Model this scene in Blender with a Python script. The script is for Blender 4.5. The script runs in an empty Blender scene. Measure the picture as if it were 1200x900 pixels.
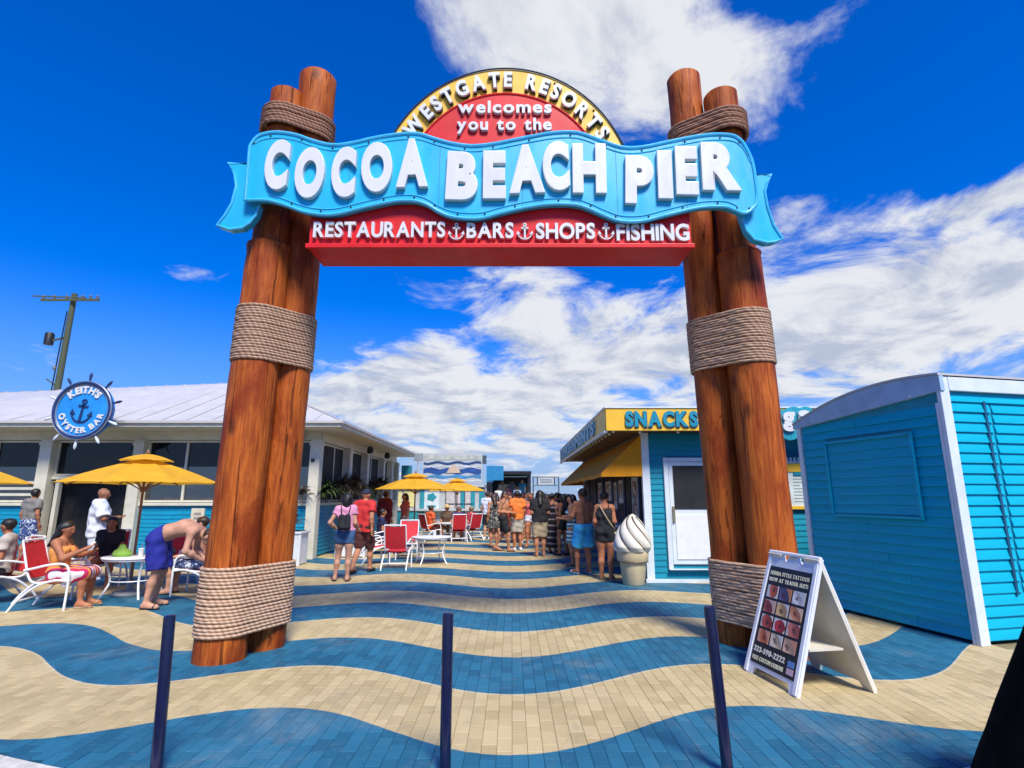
import bpy, bmesh, math, random
import numpy as np
from mathutils import Vector, Matrix, Euler
R = math.radians
random.seed(7)
rng = np.random.default_rng(11)
scene = bpy.context.scene
col = scene.collection

# ------------------------------------------------------------------ camera
F, PITCH, EYE = 640.0, math.atan(132 / 640.0), 1.6
cam_data = bpy.data.cameras.new('camera')
cam_data.sensor_width = 36.0
cam_data.lens = 36.0 * F / 1200.0
cam_data.clip_start = 0.05
cam_data.clip_end = 6000
cam = bpy.data.objects.new('camera', cam_data)
cam.location = (0, 0, EYE)
cam.rotation_euler = (R(90) + PITCH, 0, 0)
col.objects.link(cam)
scene.camera = cam

# ------------------------------------------------------------------ exposure
scene.view_settings.view_transform = 'Standard'
scene.view_settings.look = 'None'
scene.view_settings.gamma = 1.0
scene.view_settings.use_curve_mapping = False
scene.view_settings.exposure = 0.2
scene.cycles.max_bounces = 6
scene.cycles.diffuse_bounces = 3
scene.cycles.glossy_bounces = 3
scene.cycles.transmission_bounces = 4

# ------------------------------------------------------------------ survey helpers (photo pixel -> place)
def ray(x, y):
    u = (x - 600) / F; v = (450 - y) / F
    return Vector((u, math.cos(PITCH) - v * math.sin(PITCH), math.sin(PITCH) + v * math.cos(PITCH)))
def ground(x, y, z=0.0):
    d = ray(x, y); t = (z - EYE) / d.z
    return Vector((d.x * t, d.y * t, z))
def at(x, y, Y):
    d = ray(x, y); t = Y / d.y
    return Vector((d.x * t, Y, EYE + d.z * t))

# ------------------------------------------------------------------ sun and sky
SUN_EL, SUN_AZ = R(52), R(160)          # azimuth clockwise from +Y: behind the camera, to the right
to_sun = Vector((math.sin(SUN_AZ) * math.cos(SUN_EL), math.cos(SUN_AZ) * math.cos(SUN_EL), math.sin(SUN_EL)))
sun = bpy.data.lights.new('sun', 'SUN')
sun.energy = 4.8
sun.angle = R(16)
sun.color = (1.0, 0.95, 0.86)
sun_o = bpy.data.objects.new('sun', sun)
sun_o.rotation_euler = to_sun.to_track_quat('Z', 'Y').to_euler()
sun_o.location = (20, -20, 40)
col.objects.link(sun_o)

class NT:
    def __init__(s, tree): s.t = tree
    def n(s, kind, **kw):
        nd = s.t.nodes.new(kind)
        for k, v in kw.items(): setattr(nd, k, v)
        return nd
    def put(s, sock, v):
        if isinstance(v, bpy.types.NodeSocket): s.t.links.new(v, sock)
        elif v is not None: sock.default_value = v
    def m(s, op, a, b=None, c=None, clamp=False):
        nd = s.n('ShaderNodeMath', operation=op, use_clamp=clamp)
        s.put(nd.inputs[0], a); s.put(nd.inputs[1], b); s.put(nd.inputs[2], c)
        return nd.outputs[0]
    def vm(s, op, a, b=None):
        nd = s.n('ShaderNodeVectorMath', operation=op)
        s.put(nd.inputs[0], a); s.put(nd.inputs[1], b)
        return nd.outputs[0]
    def mix(s, f, a, b, blend='MIX'):
        nd = s.n('ShaderNodeMix', data_type='RGBA', blend_type=blend)
        s.put(nd.inputs[0], f); s.put(nd.inputs[6], a); s.put(nd.inputs[7], b)
        return nd.outputs[2]
    def noise(s, vec, scale, detail=4, rough=.55, dist=0, out=0):
        nd = s.n('ShaderNodeTexNoise')
        s.put(nd.inputs['Vector'], vec)
        nd.inputs['Scale'].default_value = scale; nd.inputs['Detail'].default_value = detail
        nd.inputs['Roughness'].default_value = rough; nd.inputs['Distortion'].default_value = dist
        return nd.outputs[out]
    def smooth(s, v, lo, hi, a=0., b=1.):
        nd = s.n('ShaderNodeMapRange', interpolation_type='SMOOTHSTEP')
        s.put(nd.inputs[0], v)
        for i, q in enumerate((lo, hi, a, b)): s.put(nd.inputs[i + 1], q)
        return nd.outputs[0]
    def comb(s, x, y, z):
        nd = s.n('ShaderNodeCombineXYZ')
        s.put(nd.inputs[0], x); s.put(nd.inputs[1], y); s.put(nd.inputs[2], z)
        return nd.outputs[0]
    def sep(s, v):
        nd = s.n('ShaderNodeSeparateXYZ'); s.put(nd.inputs[0], v)
        return nd.outputs

def c4(c): return (c[0], c[1], c[2], 1.0)

world = bpy.data.worlds.new('World')
scene.world = world
world.use_nodes = True
W = NT(world.node_tree)
world.node_tree.nodes.clear()
sky = W.n('ShaderNodeTexSky', sky_type='NISHITA')
sky.sun_disc = False
sky.sun_elevation = SUN_EL
sky.sun_rotation = SUN_AZ
sky.air_density = 1.0; sky.dust_density = 0.3; sky.ozone_density = 4.0
hs = W.n('ShaderNodeHueSaturation')
hs.inputs['Saturation'].default_value = 1.75
hs.inputs['Value'].default_value = 1.75
W.put(hs.inputs['Color'], sky.outputs[0])
tc = W.n('ShaderNodeTexCoord')
dirv = tc.outputs['Generated']
dx, dy, dz = W.sep(dirv)
az = W.m('ARCTAN2', dx, dy)
el = W.m('ARCSINE', dz)
inv = W.m('DIVIDE', 1.0, W.m('ADD', W.m('MAXIMUM', dz, 0.0), 0.16))
pl = W.comb(W.m('MULTIPLY', dx, inv), W.m('MULTIPLY', dy, inv), 0.0)
n1 = W.noise(pl, 2.3, 10, .64, .45)
n2 = W.noise(W.vm('ADD', pl, (3.1, 1.7, 0.4)), 0.8, 3, .5, .2)
cover = None
# cloud banks: direction seen in the photo, angular half sizes, weight
def bank(px, py, wx, wy, amp):
    global cover
    d = ray(px, py).normalized()
    a0, e0 = math.atan2(d.x, d.y), math.asin(d.z)
    sa, se = wx / F, wy / F
    a = W.m('DIVIDE', W.m('SUBTRACT', az, a0), sa)
    e = W.m('DIVIDE', W.m('SUBTRACT', el, e0), se)
    q = W.m('ADD', W.m('MULTIPLY', a, a), W.m('MULTIPLY', e, e))
    g = W.m('MULTIPLY', W.m('EXPONENT', W.m('MULTIPLY', q, -1.0)), amp)
    cover = g if cover is None else W.m('ADD', cover, g)
for b in ((690, 25, 170, 95, .38), (560, -10, 90, 60, .16), (800, 95, 80, 80, .16), (885, 70, 50, 40, .12), (975, 22, 50, 20, .17),
          (1110, 315, 180, 65, .26), (960, 345, 120, 55, .17), (1160, 228, 80, 14, .14),
          (1000, 410, 240, 50, .18), (630, 345, 85, 42, .24), (720, 410, 190, 50, .24),
          (490, 455, 160, 48, .28), (620, 510, 300, 50, .20), (225, 320, 48, 17, .24), (50, 415, 50, 18, .08),
          (430, 120, 200, 120, -.16), (170, 150, 230, 230, -.14), (1080, 130, 120, 80, -.14)):
    bank(*b)
val = W.m('ADD', n1, cover)
mask = W.smooth(val, .56, .76)
n3 = W.noise(W.vm('ADD', pl, (.07, -.10, 0.)), 2.3, 10, .64, .45)
shade = W.smooth(W.m('ADD', W.m('MULTIPLY', W.m('SUBTRACT', n3, n1), 1.6), W.m('ADD', W.m('MULTIPLY', n2, .55), W.m('MULTIPLY', val, .35))), .38, .78)
CLOUD = 9.9
ccol = W.mix(shade, c4((CLOUD * .95, CLOUD * .97, CLOUD)), c4((CLOUD * .56, CLOUD * .62, CLOUD * .76)))
tint = W.mix(1.0, hs.outputs[0], c4((.9, .79, 1.33)), 'MULTIPLY')
clear = W.mix(W.smooth(el, R(20), R(0), 0., .9), tint, c4((3.2, 5.2, 8.4)))
skyc = W.mix(W.m('MULTIPLY', mask, .96), clear, ccol)
bg = W.n('ShaderNodeBackground')
W.put(bg.inputs[0], skyc)
bg.inputs[1].default_value = 0.078
wo = W.n('ShaderNodeOutputWorld')
W.t.links.new(bg.outputs[0], wo.inputs[0])

# ------------------------------------------------------------------ materials
MATS = {}
def mat(name, colr, rough=.55, metal=0., var=.12, vs=6., bump=0., bs=40., stretch=(1, 1, 1), spec=.5, coat=0., world_pos=False, stain=0., stain_col=(.1, .08, .06), detail=5, hue=None, thin=0.):
    if name in MATS: return MATS[name]
    m = bpy.data.materials.new(name); m.use_nodes = True
    t = NT(m.node_tree); bs_ = m.node_tree.nodes['Principled BSDF']
    if world_pos: pos = t.n('ShaderNodeNewGeometry').outputs['Position']
    else: pos = t.n('ShaderNodeTexCoord').outputs['Object']
    pos = t.vm('MULTIPLY', pos, stretch)
    nz = t.noise(pos, vs, detail, .6)
    f = t.smooth(nz, .25, .75)
    lo = [max(0, c * (1 - var)) for c in colr]; hi = [min(1, c * (1 + var)) for c in colr]
    if hue: hi = list(hue)
    c = t.mix(f, c4(lo), c4(hi))
    if stain:
        s2 = t.smooth(t.noise(pos, vs * .37, 6, .7, .6), .56, .75)
        c = t.mix(t.m('MULTIPLY', s2, stain), c, c4(stain_col))
    t.put(bs_.inputs['Base Color'], c)
    rr = t.smooth(t.noise(pos, vs * 1.7, 3), .2, .8, max(.02, rough - .1), min(1, rough + .1))
    t.put(bs_.inputs['Roughness'], rr)
    bs_.inputs['Metallic'].default_value = metal
    bs_.inputs['Specular IOR Level'].default_value = spec
    bs_.inputs['Coat Weight'].default_value = coat
    bs_.inputs['Coat Roughness'].default_value = .12
    if bump:
        b = t.n('ShaderNodeBump'); b.inputs['Strength'].default_value = min(1, bump); b.inputs['Distance'].default_value = .01
        t.put(b.inputs['Height'], t.noise(pos, bs, 4, .6))
        t.put(bs_.inputs['Normal'], b.outputs[0])
    if thin:
        tr = t.n('ShaderNodeBsdfTranslucent'); t.put(tr.inputs[0], c)
        mx = t.n('ShaderNodeMixShader'); mx.inputs[0].default_value = thin
        out = [q for q in m.node_tree.nodes if q.type == 'OUTPUT_MATERIAL'][0]
        t.t.links.new(bs_.outputs[0], mx.inputs[1]); t.t.links.new(tr.outputs[0], mx.inputs[2]); t.t.links.new(mx.outputs[0], out.inputs[0])
    MATS[name] = m
    return m

def stripe_mat(name, dark=1.0, joints=False):
    """painted waves on the paving: sand and sea-blue bands with a thin pale edge line"""
    m = bpy.data.materials.new(name); m.use_nodes = True
    t = NT(m.node_tree); b = m.node_tree.nodes['Principled BSDF']
    pos = t.n('ShaderNodeNewGeometry').outputs['Position']
    x, y, z = t.sep(pos)
    wob = t.m('MULTIPLY', t.m('SUBTRACT', t.noise(pos, .45, 2), .5), .2)
    wav = t.m('COSINE', t.m('DIVIDE', t.m('MULTIPLY', t.m('ADD', x, t.m('MULTIPLY', wob, .6)), 2 * math.pi), t.m('ADD', t.m('MULTIPLY', y, .095), 3.05)))
    ax = t.m('ABSOLUTE', x)
    amp = t.smooth(ax, 2.0, 5.0, .36, .44)
    lift = t.m('MULTIPLY', t.m('MULTIPLY', x, x), t.smooth(x, -.5, .5, .022, .034))
    base = t.m('SUBTRACT', t.m('SUBTRACT', t.m('ADD', y, t.m('MULTIPLY', wav, amp)), lift), 5.29)
    base = t.m('ADD', base, t.m('MULTIPLY', wob, .35))
    k = t.m('DIVIDE', base, 2.14)
    fr = t.m('FRACT', k)                     # 0..0.5 blue, 0.5..1 sand
    isblue = t.m('MULTIPLY', t.smooth(fr, .0, .006), t.m('SUBTRACT', 1.0, t.smooth(fr, .497, .503)))
    edge = t.m('LESS_THAN', t.m('ABSOLUTE', t.m('SUBTRACT', t.m('FRACT', t.m('ADD', k, .5)), .497)), .0075)
    big = t.noise(pos, .9, 5, .6)
    fine = t.noise(pos, 30, 4, .7)
    cell = t.n('ShaderNodeTexWhiteNoise', noise_dimensions='2D')
    row = t.m('FLOOR', t.m('DIVIDE', x, .1))
    off = t.m('MULTIPLY', t.m('MODULO', t.m('ABSOLUTE', row), 2.0), .1)
    cy = t.m('FLOOR', t.m('DIVIDE', t.m('ADD', y, off), .2))
    t.put(cell.inputs['Vector'], t.comb(row, cy, 0.0))
    v = t.m('ADD', t.m('MULTIPLY', big, .60), t.m('ADD', t.m('MULTIPLY', fine, .22), t.m('MULTIPLY', cell.outputs[0], .24)))
    f = t.smooth(v, .25, .75)
    sand = t.mix(f, c4([q * dark for q in (.37, .285, .135)]), c4([q * dark for q in (.54, .43, .225)]))
    blue = t.mix(f, c4([q * dark for q in (.008, .078, .140)]), c4([q * dark for q in (.020, .148, .240)]))
    c = t.mix(isblue, sand, blue)
    c = t.mix(t.m('MULTIPLY', edge, .3), c, c4([q * dark for q in (.60, .58, .46)]))
    # scuffs and spilled marks
    scuff = t.smooth(t.noise(t.vm('MULTIPLY', pos, (1, .8, 1)), 1.7, 9, .78, 1.2), .53, .70)
    c = t.mix(t.m('MULTIPLY', scuff, .34), c, c4((.11, .11, .10)))
    pale = t.smooth(t.noise(t.vm('ADD', pos, (9, 4, 0)), 4.1, 9, .82, 1.5), .58, .74)
    c = t.mix(t.m('MULTIPLY', pale, .22), c, c4((.6, .6, .56)))
    gum = t.n('ShaderNodeTexVoronoi'); t.put(gum.inputs['Vector'], t.vm('MULTIPLY', pos, (1, 1, 0))); gum.inputs['Scale'].default_value = 2.2
    rr_ = t.m('MULTIPLY', t.sep(gum.outputs['Color'])[0], .05)
    spot = t.m('LESS_THAN', t.m('ADD', gum.outputs[0], t.m('MULTIPLY', t.noise(pos, 40, 2), .02)), rr_)
    c = t.mix(t.m('MULTIPLY', spot, .55), c, c4((.05, .05, .05)))
    drift = t.smooth(t.noise(t.vm('ADD', pos, (2, 7, 0)), .7, 8, .72, .8), .52, .70)
    c = t.mix(t.m('MULTIPLY', drift, .22), c, c4((.42, .36, .25)))
    t.put(b.inputs['Base Color'], c)
    t.put(b.inputs['Roughness'], t.smooth(fine, .2, .8, .55, .8))
    b.inputs['Specular IOR Level'].default_value = .3
    bp = t.n('ShaderNodeBump'); bp.inputs['Strength'].default_value = .35; bp.inputs['Distance'].default_value = .006
    h = t.m('MULTIPLY', fine, 1.0)
    if joints:
        fx = t.m('ABSOLUTE', t.m('SUBTRACT', t.m('FRACT', t.m('DIVIDE', x, .1)), .5))
        fy = t.m('ABSOLUTE', t.m('SUBTRACT', t.m('FRACT', t.m('DIVIDE', t.m('ADD', y, off), .2)), .5))
        j = t.m('MAXIMUM', t.smooth(fx, .44, .5), t.smooth(fy, .47, .5))
        h = t.m('SUBTRACT', h, t.m('MULTIPLY', j, 1.5))
    t.put(bp.inputs['Height'], h)
    t.put(b.inputs['Normal'], bp.outputs[0])
    MATS[name] = m
    return m

def wood_post_mat():
    m = bpy.data.materials.new('post_wood'); m.use_nodes = True
    t = NT(m.node_tree); b = m.node_tree.nodes['Principled BSDF']
    pos = t.n('ShaderNodeNewGeometry').outputs['Position']
    g1 = t.noise(t.vm('MULTIPLY', pos, (9, 9, .9)), 1.6, 6, .65, .4)
    g2 = t.noise(t.vm('MULTIPLY', pos, (40, 40, 1.6)), 1.5, 4, .6)
    kn = t.n('ShaderNodeTexVoronoi'); t.put(kn.inputs['Vector'], t.vm('MULTIPLY', pos, (2.2, 2.2, 1.1))); kn.inputs['Scale'].default_value = 1.0
    knot = t.m('SUBTRACT', 1.0, t.smooth(kn.outputs[0], .03, .16))
    f = t.smooth(t.m('ADD', t.m('MULTIPLY', g1, .65), t.m('MULTIPLY', g2, .35)), .3, .7)
    c = t.mix(f, c4((.24, .042, .007)), c4((.60, .155, .022)))
    c = t.mix(t.smooth(t.noise(t.vm('MULTIPLY', pos, (2.5, 2.5, .8)), 1.1, 6, .68, .5), .42, .66), c, c4((.23, .034, .006)))
    c = t.mix(t.m('MULTIPLY', knot, .75), c, c4((.06, .014, .005)))
    crack = t.smooth(t.noise(t.vm('MULTIPLY', pos, (15, 15, .42)), 1.5, 5, .55, .8), .60, .66)
    c = t.mix(t.m('MULTIPLY', crack, .6), c, c4((.06, .013, .004)))
    t.put(b.inputs['Base Color'], c)
    t.put(b.inputs['Roughness'], t.smooth(g2, .2, .8, .42, .68))
    b.inputs['Specular IOR Level'].default_value = .18
    bp = t.n('ShaderNodeBump'); bp.inputs['Strength'].default_value = .8; bp.inputs['Distance'].default_value = .015
    t.put(bp.inputs['Height'], t.m('SUBTRACT', t.m('ADD', g1, t.m('MULTIPLY', g2, .4)), t.m('MULTIPLY', crack, 1.6)))
    t.put(b.inputs['Normal'], bp.outputs[0])
    MATS['post_wood'] = m
    return m

def rope_mat(name='rope', lo=(.40, .24, .14), hi=(.64, .43, .27)):
    m = bpy.data.materials.new(name); m.use_nodes = True
    t = NT(m.node_tree); b = m.node_tree.nodes['Principled BSDF']
    pos = t.n('ShaderNodeTexCoord').outputs['Object']
    x, y, z = t.sep(pos)
    ang = t.m('ADD', t.m('MULTIPLY', x, 95.0), t.m('ADD', t.m('MULTIPLY', y, 70.0), t.m('MULTIPLY', z, 60.0)))
    tw = t.m('MULTIPLY', t.m('ADD', t.m('SINE', ang), 1.0), .5)
    nz = t.noise(pos, 18, 5, .7)
    c = t.mix(t.smooth(t.m('ADD', t.m('MULTIPLY', tw, .35), t.m('MULTIPLY', nz, .65)), .2, .8), c4(lo), c4(hi))
    t.put(b.inputs['Base Color'], c); b.inputs['Roughness'].default_value = .9
    bp = t.n('ShaderNodeBump'); bp.inputs['Strength'].default_value = .35; bp.inputs['Distance'].default_value = .005
    t.put(bp.inputs['Height'], tw); t.put(b.inputs['Normal'], bp.outputs[0])
    MATS[name] = m
    return m

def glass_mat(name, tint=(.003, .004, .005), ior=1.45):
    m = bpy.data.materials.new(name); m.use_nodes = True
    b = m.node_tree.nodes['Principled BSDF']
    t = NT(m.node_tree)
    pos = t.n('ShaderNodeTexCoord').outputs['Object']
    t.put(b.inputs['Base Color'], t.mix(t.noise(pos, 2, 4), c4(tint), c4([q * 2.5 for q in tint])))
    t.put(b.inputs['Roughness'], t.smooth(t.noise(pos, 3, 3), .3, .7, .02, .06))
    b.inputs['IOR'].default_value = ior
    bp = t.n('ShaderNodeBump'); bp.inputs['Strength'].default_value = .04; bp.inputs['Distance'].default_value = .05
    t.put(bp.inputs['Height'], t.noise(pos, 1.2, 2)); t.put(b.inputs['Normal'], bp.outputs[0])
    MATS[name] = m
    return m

def stripes_cloth(name, cols, axis=2, period=.12, rough=.85, warp=.03):
    m = bpy.data.materials.new(name); m.use_nodes = True
    t = NT(m.node_tree); b = m.node_tree.nodes['Principled BSDF']
    pos = t.n('ShaderNodeTexCoord').outputs['Object']
    a = t.sep(pos)[axis]
    a = t.m('ADD', a, t.m('MULTIPLY', t.noise(pos, 4, 3), warp))
    fr = t.m('FRACT', t.m('DIVIDE', a, period))
    rp = t.n('ShaderNodeValToRGB'); rp.color_ramp.interpolation = 'CONSTANT'
    for i, c in enumerate(cols):
        e = rp.color_ramp.elements[i] if i < 2 else rp.color_ramp.elements.new(i / len(cols))
        e.position = i / len(cols); e.color = c4(c)
    t.put(rp.inputs[0], fr)
    t.put(b.inputs['Base Color'], rp.outputs[0]); b.inputs['Roughness'].default_value = rough
    MATS[name] = m
    return m

def blotch_cloth(name, cols, scale=14, rough=.85, dist=1.0):
    m = bpy.data.materials.new(name); m.use_nodes = True
    t = NT(m.node_tree); b = m.node_tree.nodes['Principled BSDF']
    pos = t.n('ShaderNodeTexCoord').outputs['Object']
    nz = t.noise(pos, scale, 3, .5, dist)
    rp = t.n('ShaderNodeValToRGB'); rp.color_ramp.interpolation = 'CONSTANT'
    k = len(cols)
    for i, c in enumerate(cols):
        e = rp.color_ramp.elements[i] if i < 2 else rp.color_ramp.elements.new(.5)
        e.position = 0 if i == 0 else .36 + .28 * (i - .5) / max(1, k - 1)
        e.color = c4(c)
    t.put(rp.inputs[0], nz)
    t.put(b.inputs['Base Color'], rp.outputs[0]); b.inputs['Roughness'].default_value = rough
    MATS[name] = m
    return m

def photo_print(name, bgc, fg, mark, ex, ez, rot):
    """a small snapshot: limb or back on a plain ground with an inked mark"""
    m = bpy.data.materials.new(name); m.use_nodes = True
    t = NT(m.node_tree); b = m.node_tree.nodes['Principled BSDF']
    gx, gy, gz = t.sep(t.n('ShaderNodeTexCoord').outputs['Generated'])
    x = t.m('SUBTRACT', gx, .5 + .18 * math.sin(rot * 9)); z = t.m('SUBTRACT', gz, .5 + .15 * math.cos(rot * 7))
    u = t.m('ADD', t.m('MULTIPLY', x, math.cos(rot)), t.m('MULTIPLY', z, math.sin(rot))); v = t.m('SUBTRACT', t.m('MULTIPLY', z, math.cos(rot)), t.m('MULTIPLY', x, math.sin(rot)))
    nz = t.m('SUBTRACT', t.noise(t.comb(gx, gz, rot * 5), 3.5, 3), .5)
    q = t.m('ADD', t.m('ADD', t.m('POWER', t.m('ABSOLUTE', t.m('DIVIDE', u, ex)), 2.0), t.m('POWER', t.m('ABSOLUTE', t.m('DIVIDE', v, ez)), 2.0)), t.m('MULTIPLY', nz, .8))
    inn = t.smooth(q, 1.1, .9)
    k = t.m('ADD', t.m('ADD', t.m('POWER', t.m('ABSOLUTE', t.m('DIVIDE', u, ex * .35)), 2.0), t.m('POWER', t.m('ABSOLUTE', t.m('DIVIDE', v, ez * .35)), 2.0)), t.m('MULTIPLY', t.m('SUBTRACT', t.noise(t.comb(gx, gz, rot), 9, 3), .5), 3.0))
    ink = t.smooth(k, 1.0, .7)
    c = t.mix(inn, c4(bgc), t.mix(t.smooth(t.m('ADD', u, t.m('MULTIPLY', nz, .6)), -.25, .3), c4([min(1, w * 1.25) for w in fg]), c4([w * .55 for w in fg])))
    c = t.mix(t.m('MULTIPLY', ink, .75), c, c4(mark))
    t.put(b.inputs['Base Color'], c); b.inputs['Roughness'].default_value = .35
    return m

# ------------------------------------------------------------------ mesh helpers
class MB:
    def __init__(s): s.v = []; s.f = []
    def add(s, vs, fs):
        n = len(s.v); s.v += [tuple(q) for q in vs]; s.f += [tuple(i + n for i in f) for f in fs]
        return s
    def box(s, x0, x1, y0, y1, z0, z1, M=None, bev=0.):
        if bev <= 0:
            vs = [Vector((x, y, z)) for z in (z0, z1) for y in (y0, y1) for x in (x0, x1)]
            fs = [(0, 2, 3, 1), (4, 5, 7, 6), (0, 1, 5, 4), (2, 6, 7, 3), (0, 4, 6, 2), (1, 3, 7, 5)]
        else:
            bm = bmesh.new()
            bmesh.ops.create_cube(bm, size=1)
            bmesh.ops.scale(bm, vec=(x1 - x0, y1 - y0, z1 - z0), verts=bm.verts)
            bmesh.ops.bevel(bm, geom=list(bm.edges), offset=bev, segments=2, profile=.6, affect='EDGES')
            bm.verts.index_update()
            c = Vector(((x0 + x1) / 2, (y0 + y1) / 2, (z0 + z1) / 2))
            vs = [v.co + c for v in bm.verts]; fs = [[v.index for v in f.verts] for f in bm.faces]
            bm.free()
        if M: vs = [M @ q for q in vs]
        return s.add(vs, fs)
    def bar(s, a, b, w, h=None, up=(0, 0, 1)):
        a, b = Vector(a), Vector(b); h = h or w
        d = (b - a); L = d.length; d.normalize()
        u = Vector(up)
        if abs(d.dot(u)) > .98: u = Vector((0, 1, 0))
        sx = d.cross(u).normalized(); sz = sx.cross(d)
        M = Matrix((sx, d, sz)).transposed().to_4x4(); M.translation = a
        return s.box(-w / 2, w / 2, 0, L, -h / 2, h / 2, M)
    def tube(s, pts, r, n=8, closed=False, cap=True, jit=0.):
        pts = [Vector(p) for p in pts]; N = len(pts)
        rs = r if isinstance(r, (list, tuple)) else [r] * N
        rings = []; up = None
        for i, p in enumerate(pts):
            if closed: d = pts[(i + 1) % N] - pts[i - 1]
            else: d = pts[min(i + 1, N - 1)] - pts[max(i - 1, 0)]
            d.normalize()
            if up is None:
                up = Vector((0, 0, 1)) if abs(d.z) < .9 else Vector((0, 1, 0))
            sx = d.cross(up).normalized(); up = sx.cross(d).normalized()
            rings.append([p + (sx * math.cos(2 * math.pi * k / n) + up * math.sin(2 * math.pi * k / n)) * rs[i] * (1 + (random.uniform(-jit, jit) if jit else 0)) for k in range(n)])
        vs = [q for rg in rings for q in rg]; fs = []
        for i in range(N if closed else N - 1):
            j = (i + 1) % N
            for k in range(n):
                k2 = (k + 1) % n
                fs.append((i * n + k, i * n + k2, j * n + k2, j * n + k))
        if not closed and cap:
            fs.append(tuple(range(n))[::-1]); fs.append(tuple((N - 1) * n + k for k in range(n)))
        return s.add(vs, fs)
    def lathe(s, prof, n=24, M=None, cap=True):
        vs = []; fs = []
        for (r, z) in prof:
            vs += [Vector((r * math.cos(2 * math.pi * k / n), r * math.sin(2 * math.pi * k / n), z)) for k in range(n)]
        for i in range(len(prof) - 1):
            for k in range(n):
                k2 = (k + 1) % n
                fs.append((i * n + k, i * n + k2, (i + 1) * n + k2, (i + 1) * n + k))
        if cap:
            fs.append(tuple(range(n))[::-1]); fs.append(tuple((len(prof) - 1) * n + k for k in range(n)))
        if M: vs = [M @ q for q in vs]
        return s.add(vs, fs)
    def prism(s, poly, d0, d1, M=None):
        """polygon in x,z extruded along y from d0 (front) to d1 (back)"""
        n = len(poly)
        vs = [Vector((p[0], d0, p[1])) for p in poly] + [Vector((p[0], d1, p[1])) for p in poly]
        fs = [tuple(range(n)), tuple(range(2 * n - 1, n - 1, -1))]
        for i in range(n):
            j = (i + 1) % n
            fs.append((j, i, n + i, n + j))
        if M: vs = [M @ q for q in vs]
        return s.add(vs, fs)
    def quad(s, a, b, c, d): return s.add([a, b, c, d], [(0, 1, 2, 3)])
    def mesh(s, name, material=None, smooth=False, recalc=True):
        me = bpy.data.meshes.new(name)
        me.from_pydata(s.v, [], s.f)
        if recalc:
            bm = bmesh.new(); bm.from_mesh(me)
            bmesh.ops.recalc_face_normals(bm, faces=bm.faces)
            bm.to_mesh(me); bm.free()
        if smooth: smooth_mesh(me)
        if material: me.materials.append(material)
        return me
    def build(s, name, material, parent=None, smooth=False, loc=None, rot=None, recalc=True):
        return link(name, s.mesh(name, material, smooth, recalc), parent, loc, rot)

def smooth_mesh(me, ang=38):
    me.polygons.foreach_set('use_smooth', [True] * len(me.polygons))
    me.set_sharp_from_angle(angle=R(ang))

def link(name, me, parent=None, loc=None, rot=None):
    o = bpy.data.objects.new(name, me); col.objects.link(o)
    if parent: o.parent = parent
    if loc is not None: o.location = loc
    if rot is not None: o.rotation_euler = rot
    return o
def tag(o, label, cat, group=None):
    o['label'] = label; o['category'] = cat
    if group: o['group'] = group
    return o
def thing(name, label, cat, loc=(0, 0, 0), rotz=0., group=None):
    o = bpy.data.objects.new(name, None); o.empty_display_size = .2; col.objects.link(o)
    o.location = loc; o.rotation_euler = (0, 0, rotz)
    return tag(o, label, cat, group)
def structure(o): o['kind'] = 'structure'; return o
KIDS = {}
def copy_tree(o, parent=None):
    c = o.copy(); col.objects.link(c)
    if parent: c.parent = parent
    for ch in list(o.children): copy_tree(ch, c)
    return c
def place(proto, used, label, loc, rotz):
    o = copy_tree(proto) if used else proto
    o.location = loc; o.rotation_euler = (0, 0, rotz); o['label'] = label
    return o

# ---- lettering: the built-in font, one mesh per glyph, normalised to a unit box (x 0..1, z 0..1, y 0..1 deep)
GLYPH = {}
def glyph(ch, off=.02, bevel=0.0, shear=0.):
    key = (ch, off, bevel, shear)
    if key in GLYPH: return GLYPH[key]
    cu = bpy.data.curves.new('glyph', 'FONT'); cu.body = ch; cu.size = 1; cu.offset = off
    cu.extrude = .5 if not bevel else .4; cu.resolution_u = 6; cu.shear = shear
    if bevel: cu.bevel_depth = bevel; cu.bevel_resolution = 1
    o = bpy.data.objects.new('glyph', cu); col.objects.link(o)
    dg = bpy.context.evaluated_depsgraph_get(); dg.update()
    me = o.evaluated_get(dg).to_mesh()
    vs = [v.co.copy() for v in me.vertices]; fs = [tuple(p.vertices) for p in me.polygons]
    o.evaluated_get(dg).to_mesh_clear()
    bpy.data.objects.remove(o); bpy.data.curves.remove(cu)
    xs = [v.x for v in vs]; ys = [v.y for v in vs]; zs = [v.z for v in vs]
    bb = (min(xs), max(xs), min(ys), max(ys), min(zs), max(zs))
    GLYPH[key] = (vs, fs, bb)
    return GLYPH[key]
def fit_letter(ch, x0, x1, z0, z1, y0, y1, material, parent, off=.05, bevel=0., name='letter', rot=0.):
    """a letter filling the box x0..x1, z0..z1; y0 is its front"""
    vs, fs, bb = glyph(ch, off, bevel)
    out = []
    cx, cz = (x0 + x1) / 2, (z0 + z1) / 2
    for v in vs:
        x = x0 + (v.x - bb[0]) / (bb[1] - bb[0]) * (x1 - x0)
        z = z0 + (v.y - bb[2]) / (bb[3] - bb[2]) * (z1 - z0)
        y = y1 + (v.z - bb[4]) / (bb[5] - bb[4]) * (y0 - y1)
        if rot:
            a, b = x - cx, z - cz
            x, z = cx + a * math.cos(rot) - b * math.sin(rot), cz + a * math.sin(rot) + b * math.cos(rot)
        out.append((x, y, z))
    m = MB().add(out, fs)
    return m.build(name, material, parent, recalc=False)
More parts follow.
